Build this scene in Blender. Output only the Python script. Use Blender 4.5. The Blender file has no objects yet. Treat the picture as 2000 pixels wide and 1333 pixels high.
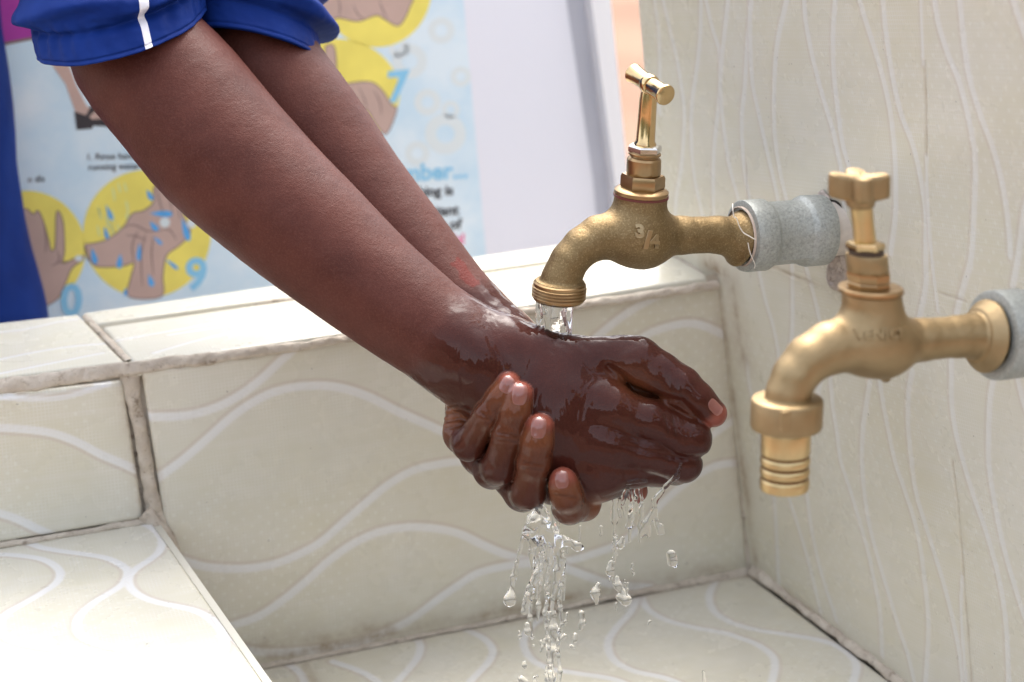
import bpy, bmesh, math, random, time
import numpy as np
from mathutils import Vector, Matrix
random.seed(7); rng = np.random.default_rng(7)
T0 = time.time()
scene = bpy.context.scene
COL = scene.collection
R = math.radians

# ------------------------------------------------------------------ camera frame
F = 4100.0                    # focal length in photo pixels (2000 wide)
CZ = 0.392; ZP = 0.85         # camera above the basin rim; rim above the ground
psi, th, rho = R(24), R(19), R(-2.5)
fw = np.array([math.sin(psi)*math.cos(th), math.cos(psi)*math.cos(th), -math.sin(th)])
r0 = np.array([math.cos(psi), -math.sin(psi), 0.0]); u0 = np.cross(r0, fw)
rt = r0*math.cos(rho)+u0*math.sin(rho); up = np.cross(rt, fw)
CAM = np.array([0, 0, ZP+CZ])
D0 = 1.085; S = D0/F          # depth of the hands, metres per pixel there

def ray(px, py):
    return fw+(px-1000)/F*rt-(py-666.5)/F*up
def onplane(px, py, n, q):
    d = ray(px, py); return CAM+d*(((q-CAM)@n)/(d@n))
def onz(px, py, z): return onplane(px, py, np.array([0, 0, 1.0]), np.array([0, 0, z]))
def pw(P, D=D0):
    """photo pixel + depth offset (in pixel units) -> world, for arrays (N,3)"""
    P = np.atleast_2d(np.asarray(P, float)); s = D/F
    d = fw[None]+((P[:, :1]-1000)/F)*rt[None]-((P[:, 1:2]-666.5)/F)*up[None]
    return CAM[None]+d*(D+P[:, 2:3]*s)
def nrm(v): v = np.asarray(v, float); return v/np.linalg.norm(v)

# ------------------------------------------------------------------ object helpers
def link(o, parent=None):
    COL.objects.link(o)
    if parent is not None: o.parent = parent
    return o
def meshobj(name, V, Q, mat=None, parent=None, smooth=True, attrs=None, mats=None, midx=None, uv=None):
    me = bpy.data.meshes.new(name)
    V = np.asarray(V, np.float32)
    Q = [np.asarray(q, np.int32) for q in (Q if isinstance(Q, (list, tuple)) else [Q]) if len(q)]
    # faces given as arrays of equal-size polygons
    me.vertices.add(len(V)); me.vertices.foreach_set('co', V.ravel())
    loops = np.concatenate([q.ravel() for q in Q]); sizes = np.concatenate([np.full(len(q), q.shape[1], np.int32) for q in Q])
    me.loops.add(len(loops)); me.loops.foreach_set('vertex_index', loops.astype(np.int32))
    me.polygons.add(len(sizes)); st = np.concatenate([[0], np.cumsum(sizes)[:-1]]).astype(np.int32)
    me.polygons.foreach_set('loop_start', st)
    try: me.polygons.foreach_set('loop_total', sizes)
    except Exception: pass
    if midx is not None: me.polygons.foreach_set('material_index', np.asarray(midx, np.int32))
    me.update(calc_edges=True); me.validate()
    me.polygons.foreach_set('use_smooth', np.full(len(me.polygons), bool(smooth)))
    if attrs:
        for k, a in attrs.items():
            at = me.attributes.new(k, 'FLOAT', 'POINT'); at.data.foreach_set('value', np.asarray(a, np.float32))
    if uv is not None:
        l = me.uv_layers.new(name='UVMap'); li = np.empty(len(me.loops), np.int32); me.loops.foreach_get('vertex_index', li)
        l.data.foreach_set('uv', np.asarray(uv, np.float32)[li].ravel())
    for m in (mats or [mat]):
        if m: me.materials.append(m)
    return link(bpy.data.objects.new(name, me), parent)
def empty(name, label, cat, loc=(0, 0, 0), group=None):
    o = bpy.data.objects.new(name, None); COL.objects.link(o); o.empty_display_size = .02
    o['label'] = label; o['category'] = cat
    if group: o['group'] = group
    return o
def fromfaces(name, verts, faces, mat, parent=None, smooth=False):
    me = bpy.data.meshes.new(name); me.from_pydata([tuple(map(float, v)) for v in verts], [], faces); me.validate(); me.update()
    for p in me.polygons: p.use_smooth = smooth
    if mat: me.materials.append(mat)
    return link(bpy.data.objects.new(name, me), parent)
def fixn(o):
    bm = bmesh.new(); bm.from_mesh(o.data); bmesh.ops.recalc_face_normals(bm, faces=bm.faces); bm.to_mesh(o.data); bm.free(); return o
def hexa(name, c8, mat, parent=None):
    """box from 8 corners: bottom ring 0-3, top ring 4-7"""
    return fixn(fromfaces(name, c8, [(0, 1, 2, 3), (4, 5, 6, 7), (0, 1, 5, 4), (1, 2, 6, 5), (2, 3, 7, 6), (3, 0, 4, 7)], mat, parent))

# smooth pseudo noise from sines (numpy)
_k = rng.normal(size=(3, 14, 3)); _ph = rng.uniform(0, 6.28, (3, 14))
def noise(P, sc, seed=0):
    P = np.asarray(P)/sc; v = np.zeros(len(P))
    for i in range(14): v += np.sin(P@_k[seed, i]*1.6+_ph[seed, i])
    return v/5.0
def fbm(P, sc, seed=0): return noise(P, sc, seed)*.6+noise(P+17.3, sc*.47, (seed+1) % 3)*.3+noise(P-9.1, sc*.21, (seed+2) % 3)*.15

# ------------------------------------------------------------------ signed distance tools
def rcone(P, a, b, ra, rb):
    a = np.asarray(a, float); b = np.asarray(b, float); ba = b-a; l2 = ba@ba; rr = ra-rb; a2 = l2-rr*rr; il2 = 1/l2
    pa = P-a; y = pa@ba; z = y-l2
    x2 = ((pa*l2-y[:, None]*ba)**2).sum(1); y2 = y*y*l2; z2 = z*z*l2
    k = np.sign(rr)*rr*rr*x2
    d = (np.sqrt(x2*a2*il2)+y*rr)*il2-ra
    m1 = np.sign(z)*a2*z2 > k; m2 = np.sign(y)*a2*y2 < k
    d = np.where(m2, np.sqrt(x2+y2)*il2-ra, d)
    d = np.where(m1, np.sqrt(x2+z2)*il2-rb, d)
    return d
def ellips(P, c, r):
    q = (P-np.asarray(c, float))/np.asarray(r, float); k0 = np.sqrt((q**2).sum(1))+1e-9
    k1 = np.sqrt(((q/np.asarray(r, float))**2).sum(1))+1e-9
    return k0*(k0-1)/k1
def smin(a, b, k):
    h = np.maximum(k-np.abs(a-b), 0)/k; return np.minimum(a, b)-h*h*k*.25
def smax(a, b, k): return -smin(-a, -b, k)
def chain(P, pts, k=6):
    """pts: (x,y,z,r)"""
    d = None; A_ = np.array([q[:3] for q in pts]); rm = max(q[3] for q in pts)
    if len(P) > 64:
        gap = np.maximum(np.maximum(A_.min(0)-rm-P.max(0), P.min(0)-A_.max(0)-rm), 0); g_ = np.sqrt((gap**2).sum())
        if g_ > 75: return np.full(len(P), g_)
    for p, q in zip(pts[:-1], pts[1:]):
        e = rcone(P, p[:3], q[:3], p[3], q[3]); d = e if d is None else smin(d, e, k)
    return d
def polish(V, f, h, n=3):
    e = h*.3
    for _ in range(n):
        v = f(V); g = np.stack([(f(V+np.eye(3)[i]*e)-v)/e for i in range(3)], 1)
        st = g*(v/np.maximum((g*g).sum(1), .05))[:, None]; l = np.linalg.norm(st, axis=1, keepdims=True)
        V = V-st*np.minimum(1, h*.5/np.maximum(l, 1e-9))
    return V
def sdfmesh(f, lo, hi, h, margin=12, refine=2):
    lo = np.asarray(lo, float); hi = np.asarray(hi, float); B = 8
    nb = np.ceil((hi-lo)/(h*B)).astype(int); N = nb*B
    G = np.empty(N, np.float32)
    bi = np.stack(np.meshgrid(*[np.arange(n) for n in nb], indexing='ij'), -1).reshape(-1, 3)
    bc = lo+(bi*B+(B-1)/2)*h; vb = np.concatenate([f(c) for c in np.array_split(bc, max(1, len(bc)//600))])
    Gb = G.reshape(nb[0], B, nb[1], B, nb[2], B)
    Gb[...] = np.sign(vb).reshape(nb)[:, None, :, None, :, None]*99
    act = bi[np.abs(vb) < B*h*.9+margin]
    off = np.stack(np.meshgrid(*[np.arange(B)]*3, indexing='ij'), -1).reshape(-1, 3)
    for ch in np.array_split(act, max(1, len(act)//24)):
        I = (ch[:, None]*B+off[None]).reshape(-1, 3); G[I[:, 0], I[:, 1], I[:, 2]] = f(lo+I*h)
    Sg = G < 0
    c = Sg[:-1, :-1, :-1].astype(np.int8)
    for d in ((1,0,0),(0,1,0),(0,0,1),(1,1,0),(1,0,1),(0,1,1),(1,1,1)):
        c = c+Sg[d[0]:N[0]-1+d[0], d[1]:N[1]-1+d[1], d[2]:N[2]-1+d[2]]
    cells = np.argwhere((c > 0) & (c < 8)); idx = np.full(c.shape, -1, np.int32); idx[cells[:, 0], cells[:, 1], cells[:, 2]] = np.arange(len(cells))
    corn = np.array([(i, j, k) for i in (0, 1) for j in (0, 1) for k in (0, 1)])
    val = {tuple(q): G[cells[:, 0]+q[0], cells[:, 1]+q[1], cells[:, 2]+q[2]].astype(float) for q in corn}
    acc = np.zeros((len(cells), 3)); cnt = np.zeros(len(cells))
    for q in corn:
        for ax in range(3):
            if q[ax]: continue
            q2 = q.copy(); q2[ax] = 1; v1 = val[tuple(q)]; v2 = val[tuple(q2)]; m = (v1 < 0) != (v2 < 0)
            t = np.where(m, v1/np.where(m, v1-v2, 1), 0); p = q[None]+t[:, None]*(q2-q)[None]
            acc += p*m[:, None]; cnt += m
    V = lo+(cells+acc/cnt[:, None])*h
    quads = []
    for ax in range(3):
        a1, a2 = (ax+1) % 3, (ax+2) % 3
        s1 = [slice(None)]*3; s2 = [slice(None)]*3; s1[ax] = slice(0, -1); s2[ax] = slice(1, None)
        df = np.argwhere(Sg[tuple(s1)] != Sg[tuple(s2)])
        ok = (df[:, a1] > 0) & (df[:, a2] > 0) & (df[:, a1] < c.shape[a1]) & (df[:, a2] < c.shape[a2]) & (df[:, ax] < c.shape[ax]); df = df[ok]
        ins = Sg[df[:, 0], df[:, 1], df[:, 2]]
        def g(o1, o2):
            e = df.copy(); e[:, a1] -= o1; e[:, a2] -= o2; return idx[e[:, 0], e[:, 1], e[:, 2]]
        q = np.stack([g(1, 1), g(0, 1), g(0, 0), g(1, 0)], 1); q[~ins] = q[~ins][:, ::-1]
        quads.append(q[(q >= 0).all(1)])
    Qd = np.concatenate(quads)
    if refine: V = np.concatenate([polish(v_, f, h, refine) for v_ in np.array_split(V, max(1, len(V)//4000))])
    return V, Qd

# ------------------------------------------------------------------ materials
def mat(name):
    m = bpy.data.materials.new(name); m.use_nodes = True; nt = m.node_tree; b = nt.nodes['Principled BSDF']; return m, nt, b
def N(nt, t, **kw):
    n = nt.nodes.new(t)
    for k, v in kw.items():
        if k in n.inputs: n.inputs[k].default_value = v
        else: setattr(n, k, v)
    return n
def L(nt, a, b): nt.links.new(a, b)
def attr(nt, name): return N(nt, 'ShaderNodeAttribute', attribute_name=name).outputs['Fac']
def math_(nt, op, a, b=None, clamp=False):
    n = N(nt, 'ShaderNodeMath', operation=op); n.use_clamp = clamp
    for i, v in enumerate((a, b)):
        if v is None: continue
        if isinstance(v, (int, float)): n.inputs[i].default_value = v
        else: L(nt, v, n.inputs[i])
    return n.outputs[0]
def mix(nt, fac, a, b, mode='MIX'):
    n = N(nt, 'ShaderNodeMix', data_type='RGBA', blend_type=mode)
    for s, v in ((n.inputs[0], fac), (n.inputs[6], a), (n.inputs[7], b)):
        if isinstance(v, (int, float)): s.default_value = v
        elif isinstance(v, tuple): s.default_value = (*v, 1)
        else: L(nt, v, s)
    return n.outputs[2]
def ramp(nt, fac, lo, hi, a=0., b=1.):
    n = N(nt, 'ShaderNodeMapRange'); n.inputs[1].default_value = lo; n.inputs[2].default_value = hi; n.inputs[3].default_value = a; n.inputs[4].default_value = b
    L(nt, fac, n.inputs[0]); return n.outputs[0]
def tex(nt, scale, detail=3, rough=.55, kind='noise', co=None, dist=0.):
    if kind == 'noise': n = N(nt, 'ShaderNodeTexNoise', Scale=scale, Detail=detail, Roughness=rough, Distortion=dist)
    else: n = N(nt, 'ShaderNodeTexVoronoi', Scale=scale)
    if co is None: co = N(nt, 'ShaderNodeTexCoord').outputs['Object']
    L(nt, co, n.inputs['Vector']); return n.outputs[0]
def bump(nt, h, strength, dist, nin=None):
    n = N(nt, 'ShaderNodeBump', Strength=strength, Distance=dist); L(nt, h, n.inputs['Height'])
    if nin is not None: L(nt, nin, n.inputs['Normal'])
    return n.outputs[0]
def simple(name, col, rough=.5, metal=0., var=.0, vs=40, bmp=0, bs=200, spec=.5):
    m, nt, b = mat(name); b.inputs['Roughness'].default_value = rough; b.inputs['Metallic'].default_value = metal; b.inputs['Specular IOR Level'].default_value = spec
    if var:
        c = mix(nt, ramp(nt, tex(nt, vs), .3, .7), tuple(x*(1-var) for x in col), tuple(min(1, x*(1+var)) for x in col)); L(nt, c, b.inputs['Base Color'])
    else: b.inputs['Base Color'].default_value = (*col, 1)
    if bmp: L(nt, bump(nt, tex(nt, bs, 4), bmp, .001), b.inputs['Normal'])
    return m

def tile_mat():
    m, nt, b = mat('glazed_tile')
    uvn = N(nt, 'ShaderNodeUVMap', uv_map='UVMap').outputs[0]
    obj = N(nt, 'ShaderNodeTexCoord').outputs['Object']
    sx = N(nt, 'ShaderNodeSeparateXYZ'); L(nt, uvn, sx.inputs[0])
    def line(o, per, ph=0):
        s = math_(nt, 'SINE', math_(nt, 'ADD', math_(nt, 'MULTIPLY', o, 2*math.pi/per), ph)); return ramp(nt, s, .35, .95)
    g = math_(nt, 'MAXIMUM', line(sx.outputs[0], .0021), line(sx.outputs[1], .0021))
    br = ramp(nt, tex(nt, 60, 4, .6, co=obj), .35, .7)
    base = mix(nt, ramp(nt, tex(nt, 9, 3, co=obj), .35, .65), (.63, .592, .468), (.635, .608, .52))
    base = mix(nt, math_(nt, 'MULTIPLY', g, math_(nt, 'MULTIPLY', br, .75)), base, (.70, .68, .62))
    # faint brushed streaks
    mp = N(nt, 'ShaderNodeMapping'); mp.inputs['Scale'].default_value = (6, 260, 1); L(nt, uvn, mp.inputs[0])
    st = ramp(nt, tex(nt, 1, 3, co=mp.outputs[0]), .45, .75)
    base = mix(nt, math_(nt, 'MULTIPLY', st, .28), base, (.70, .66, .61))
    # dotted areas between the wave bands
    mr = N(nt, 'ShaderNodeMapping'); mr.inputs['Rotation'].default_value = (0, 0, R(45)); mr.inputs['Scale'].default_value = (140, 140, 140); L(nt, uvn, mr.inputs[0])
    vo = N(nt, 'ShaderNodeTexVoronoi', Scale=1.0, Randomness=0.0); L(nt, mr.outputs[0], vo.inputs['Vector'])
    dots = math_(nt, 'MULTIPLY', ramp(nt, vo.outputs['Distance'], .2, .12), ramp(nt, tex(nt, 14, 1, co=obj), .5, .56))
    base = mix(nt, math_(nt, 'MULTIPLY', dots, .28), base, (.78, .78, .72))
    base = mix(nt, attr(nt, 'wave'), base, (.77, .775, .80))
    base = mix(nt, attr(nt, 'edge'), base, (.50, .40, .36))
    dn = ramp(nt, tex(nt, 120, 5, .7, co=obj), .35, .65)
    dirt = math_(nt, 'MULTIPLY', attr(nt, 'dirt'), math_(nt, 'ADD', math_(nt, 'MULTIPLY', dn, .8), .35), clamp=True)
    base = mix(nt, dirt, base, (.36, .275, .19))
    spk = ramp(nt, tex(nt, 260, 1, co=obj), .79, .81)
    base = mix(nt, math_(nt, 'MULTIPLY', spk, .6), base, (.25, .22, .2))
    L(nt, base, b.inputs['Base Color']); b.inputs['Specular IOR Level'].default_value = .38
    L(nt, ramp(nt, dirt, 0, 1, .24, .7), b.inputs['Roughness'])
    rr = ramp(nt, tex(nt, 25, 4, co=obj), .3, .7, .2, .34); L(nt, math_(nt, 'ADD', rr, math_(nt, 'MULTIPLY', dirt, .4)), b.inputs['Roughness'])
    L(nt, bump(nt, tex(nt, 30, 2, co=obj), .1, .0008), b.inputs['Normal'])
    return m
def mortar_mat(name='mortar', a=(.44, .37, .30), c=(.64, .57, .48)):
    m, nt, b = mat(name)
    n1 = ramp(nt, tex(nt, 70, 6, .65), .3, .7); base = mix(nt, n1, a, c)
    dk = ramp(nt, tex(nt, 34, 5, .7), .66, .76); base = mix(nt, math_(nt, 'MULTIPLY', dk, .7), base, (.07, .055, .045))
    dk2 = ramp(nt, tex(nt, 160, 4, .7), .56, .70); base = mix(nt, math_(nt, 'MULTIPLY', dk2, .7), base, (.15, .10, .065))
    base = mix(nt, attr(nt, 'mould'), base, (.03, .028, .026))
    L(nt, base, b.inputs['Base Color']); b.inputs['Roughness'].default_value = .85
    L(nt, bump(nt, tex(nt, 300, 6, .7), .8, .0012), b.inputs['Normal'])
    return m
TILE = tile_mat(); WTILE = tile_mat(); WTILE.name = 'wet_glazed_tile'
_b = WTILE.node_tree.nodes['Principled BSDF']; _o = N(WTILE.node_tree, 'ShaderNodeTexCoord').outputs['Object']
L(WTILE.node_tree, ramp(WTILE.node_tree, tex(WTILE.node_tree, 18, 3, co=_o), .42, .55), _b.inputs['Coat Weight']); _b.inputs['Coat Roughness'].default_value = .04; _b.inputs['Coat IOR'].default_value = 1.33
L(WTILE.node_tree, bump(WTILE.node_tree, tex(WTILE.node_tree, 60, 3, co=_o, dist=.5), .5, .0015), _b.inputs['Coat Normal'])
MORTAR = mortar_mat()
CONC = simple('rough_concrete', (.42, .38, .33), .9, var=.2, bmp=.5)

def skin_mat():
    m, nt, b = mat('wet_dark_skin')
    obj = N(nt, 'ShaderNodeTexCoord').outputs['Object']
    base = mix(nt, ramp(nt, tex(nt, 38, 4), .3, .7), (.066, .0165, .011), (.100, .029, .020))
    sp = ramp(nt, tex(nt, 900, 2), .45, .75); base = mix(nt, math_(nt, 'MULTIPLY', sp, .25), base, (.17, .07, .052))
    base = mix(nt, attr(nt, 'palm'), base, (.24, .082, .038))
    base = mix(nt, math_(nt, 'MULTIPLY', attr(nt, 'wet'), .68), base, (.034, .0062, .004))
    base = mix(nt, attr(nt, 'palm2'), base, (.27, .095, .038))
    base = mix(nt, attr(nt, 'pink'), base, (.24, .068, .046))
    base = mix(nt, attr(nt, 'red'), base, (.125, .014, .008))
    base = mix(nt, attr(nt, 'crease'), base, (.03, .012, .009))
    L(nt, base, b.inputs['Base Color'])
    wet = attr(nt, 'wet')
    L(nt, ramp(nt, wet, 0, 1, .2, .05), b.inputs['Specular IOR Level'])
    b.inputs['Subsurface Weight'].default_value = .0; b.inputs['Subsurface Radius'].default_value = (1, .35, .2); b.inputs['Subsurface Scale'].default_value = .004
    rn = ramp(nt, tex(nt, 60, 4), .3, .7, .48, .6)
    nr = N(nt, 'ShaderNodeMix'); L(nt, wet, nr.inputs[0]); L(nt, rn, nr.inputs[2]); nr.inputs[3].default_value = .42; L(nt, nr.outputs[0], b.inputs['Roughness'])
    # water film: coat, its surface flowing and uneven
    L(nt, math_(nt, 'MULTIPLY', wet, .7), b.inputs['Coat Weight']); b.inputs['Coat Roughness'].default_value = .03; b.inputs['Coat IOR'].default_value = 1.36
    mp = N(nt, 'ShaderNodeMapping'); mp.inputs['Rotation'].default_value = (R(20), 0, R(35)); mp.inputs['Scale'].default_value = (1, 1, .45); L(nt, obj, mp.inputs[0])
    f0 = tex(nt, 26, 1.5, .4, co=mp.outputs[0], dist=.6); f9 = tex(nt, 140, 2, .5, co=mp.outputs[0], dist=.5); f5 = tex(nt, 62, 2, .5, co=mp.outputs[0], dist=.8); fl = math_(nt, 'ADD', math_(nt, 'ADD', f0, math_(nt, 'MULTIPLY', f5, .22)), math_(nt, 'MULTIPLY', f9, .03))
    L(nt, bump(nt, fl, 1.0, .009), b.inputs['Coat Normal'])
    pores = tex(nt, 1500, 2, kind='vor'); cells = tex(nt, 420, 3)
    hh = math_(nt, 'ADD', math_(nt, 'MULTIPLY', pores, .35), math_(nt, 'MULTIPLY', cells, .9))
    L(nt, bump(nt, hh, .38, .0007), b.inputs['Normal'])
    return m
SKIN = skin_mat()
def nail_mat():
    m, nt, b = mat('fingernail'); L(nt, mix(nt, attr(nt, 'tip'), (.22, .078, .062), (.29, .12, .098)), b.inputs['Base Color'])
    b.inputs['Roughness'].default_value = .3; b.inputs['Coat Weight'].default_value = .6; b.inputs['Coat Roughness'].default_value = .05
    b.inputs['Subsurface Weight'].default_value = .1; b.inputs['Subsurface Scale'].default_value = .002
    return m
NAIL = nail_mat()
def brass_mat(name, col1, col2, r1, r2, grain):
    m, nt, b = mat(name); obj = N(nt, 'ShaderNodeTexCoord').outputs['Object']
    n1 = ramp(nt, tex(nt, 30, 5, .65), .3, .7); base = mix(nt, n1, col1, col2)
    if grain:
        g = ramp(nt, tex(nt, 1100, 3, .7), .5, .72); base = mix(nt, math_(nt, 'MULTIPLY', g, .45), base, (.58, .46, .27))
        g2 = ramp(nt, tex(nt, 850, 3, .7), .58, .72); base = mix(nt, math_(nt, 'MULTIPLY', g2, .7), base, (.14, .085, .04))
    st = ramp(nt, tex(nt, 14, 5, .7), .55, .75); base = mix(nt, math_(nt, 'MULTIPLY', st, .35), base, (.20, .11, .055))
    L(nt, base, b.inputs['Base Color']); b.inputs['Metallic'].default_value = 1
    L(nt, ramp(nt, tex(nt, 40, 4), .3, .7, r1, r2), b.inputs['Roughness'])
    if grain: L(nt, bump(nt, tex(nt, 900, 3, .7), .6, .0006), b.inputs['Normal'])
    else: L(nt, bump(nt, tex(nt, 90, 3, .6), .25, .0004), b.inputs['Normal'])
    return m
CAST = brass_mat('cast_brass', (.20, .136, .064), (.28, .20, .105), .46, .6, True)
CAST2 = brass_mat('satin_cast_brass', (.31, .22, .115), (.39, .29, .165), .46, .6, False)
POL = brass_mat('polished_brass', (.56, .39, .19), (.68, .50, .27), .14, .28, False)
OLDB = brass_mat('dull_brass', (.30, .195, .10), (.43, .30, .16), .26, .42, False)
HOSE = brass_mat('yellow_brass', (.50, .36, .17), (.62, .48, .26), .34, .44, False)
def galv_mat():
    m, nt, b = mat('galvanised_iron'); base = mix(nt, ramp(nt, tex(nt, 650, 4, .7), .3, .7), (.26, .27, .25), (.46, .475, .45))
    base = mix(nt, math_(nt, 'MULTIPLY', ramp(nt, tex(nt, 50, 5, .7), .5, .75), .3), base, (.50, .52, .50))
    L(nt, base, b.inputs['Base Color']); b.inputs['Metallic'].default_value = .35; b.inputs['Roughness'].default_value = .42
    L(nt, bump(nt, tex(nt, 420, 4, .7), .7, .0007), b.inputs['Normal']); return m
GALV = galv_mat()
def water_mat():
    m, nt, b = mat('clear_water'); b.inputs['Base Color'].default_value = (1, 1, 1, 1); b.inputs['Transmission Weight'].default_value = 1
    b.inputs['IOR'].default_value = 1.333; b.inputs['Roughness'].default_value = 0.0
    L(nt, bump(nt, tex(nt, 260, 3, .6), .35, .0008), b.inputs['Normal']); return m
WATER = water_mat(); WATER2 = water_mat(); WATER2.name = 'splashing_water'
WATER2.node_tree.links.remove(WATER2.node_tree.nodes['Principled BSDF'].inputs['Normal'].links[0])
def cloth_mat(name, c1, c2):
    m, nt, b = mat(name); base = mix(nt, ramp(nt, tex(nt, 22, 3), .3, .7), c1, c2)
    L(nt, base, b.inputs['Base Color']); b.inputs['Roughness'].default_value = .62; b.inputs['Specular IOR Level'].default_value = .08; b.inputs['Sheen Weight'].default_value = .0; b.inputs['Sheen Roughness'].default_value = .4
    uvn = N(nt, 'ShaderNodeTexCoord').outputs['Object']
    w = N(nt, 'ShaderNodeTexWave', Scale=700.0); L(nt, uvn, w.inputs['Vector']); L(nt, bump(nt, w.outputs[1], .12, .0004), b.inputs['Normal']); return m
BLUE = cloth_mat('blue_tracksuit_cloth', (.004, .018, .125), (.008, .032, .19))
NAVY = cloth_mat('dark_navy_cloth', (.004, .006, .028), (.006, .009, .04))
WHITE = simple('white_piping', (.75, .72, .76), .5)

# ------------------------------------------------------------------ setting planes (rim at z = ZP)
Z = ZP
A = onz(1400, 545, Z); Bp = onz(264, 714, Z)
dp = nrm(A-Bp); nP = np.array([dp[1], -dp[0], 0.])          # vertical plane of the basin's back panel
Cc = onplane(1465, 1110, nP, A); ZF = Cc[2]                 # basin floor height
ZL = onplane(295, 1020, nP, A)[2]                           # ledge height
Fw = onz(1760, 1333, ZF)
nW = nrm(np.cross(Fw-Cc, A-Cc));
if nW@fw > 0: nW = -nW                                      # towards the camera side
NZ = np.array([0, 0, 1.])
def P_panel(x, y, off=0): return onplane(x, y, nP, A+nP*off*(1 if nP@fw < 0 else -1))
nPc = nP if nP@fw < 0 else -nP                              # panel normal towards the camera
def P_wall(x, y, off=0): return onplane(x, y, nW, A+nW*off)
def P_top(x, y, off=0): return onz(x, y, Z+off)
def P_floor(x, y, off=0): return onz(x, y, ZF+off)
def P_ledge(x, y, off=0): return onz(x, y, ZL+off)

def zz(ox, oy, sc, pts): return [(ox+x/sc, oy+y/sc) for x, y in pts]
def smoothpoly(pts, n=8):
    p = np.array(pts, float); out = []
    for i in range(len(p)-1):
        a, b, c, d = p[max(i-1, 0)], p[i], p[i+1], p[min(i+2, len(p)-1)]
        for t in np.arange(n)/n:
            out.append(.5*((2*b)+(-a+c)*t+(2*a-5*b+4*c-d)*t*t+(-a+3*b-3*c+d)*t**3))
    out.append(p[-1]); return np.array(out)
def dist_poly(P, poly):
    """signed-side distance of 2D points to polyline"""
    best = np.full(len(P), 1e9); side = np.ones(len(P)); lo = poly.min(0)-.012; hi = poly.max(0)+.012
    m = ((P > lo) & (P < hi)).all(1); Q = P[m]; bb = best[m]; ss = side[m]
    for a, b in zip(poly[:-1], poly[1:]):
        ab = b-a; l = ab@ab
        if l < 1e-14: continue
        t = np.clip(((Q-a)@ab)/l, 0, 1); v = Q-(a+t[:, None]*ab); d = np.sqrt((v**2).sum(1)); k = d < bb
        bb[k] = d[k]; ss[k] = np.sign(ab[0]*v[k, 1]-ab[1]*v[k, 0])
    best[m] = bb; side[m] = ss; return best, side
def sstep(x, a, b): t = np.clip((x-a)/(b-a), 0, 1); return t*t*(3-2*t)

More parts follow.
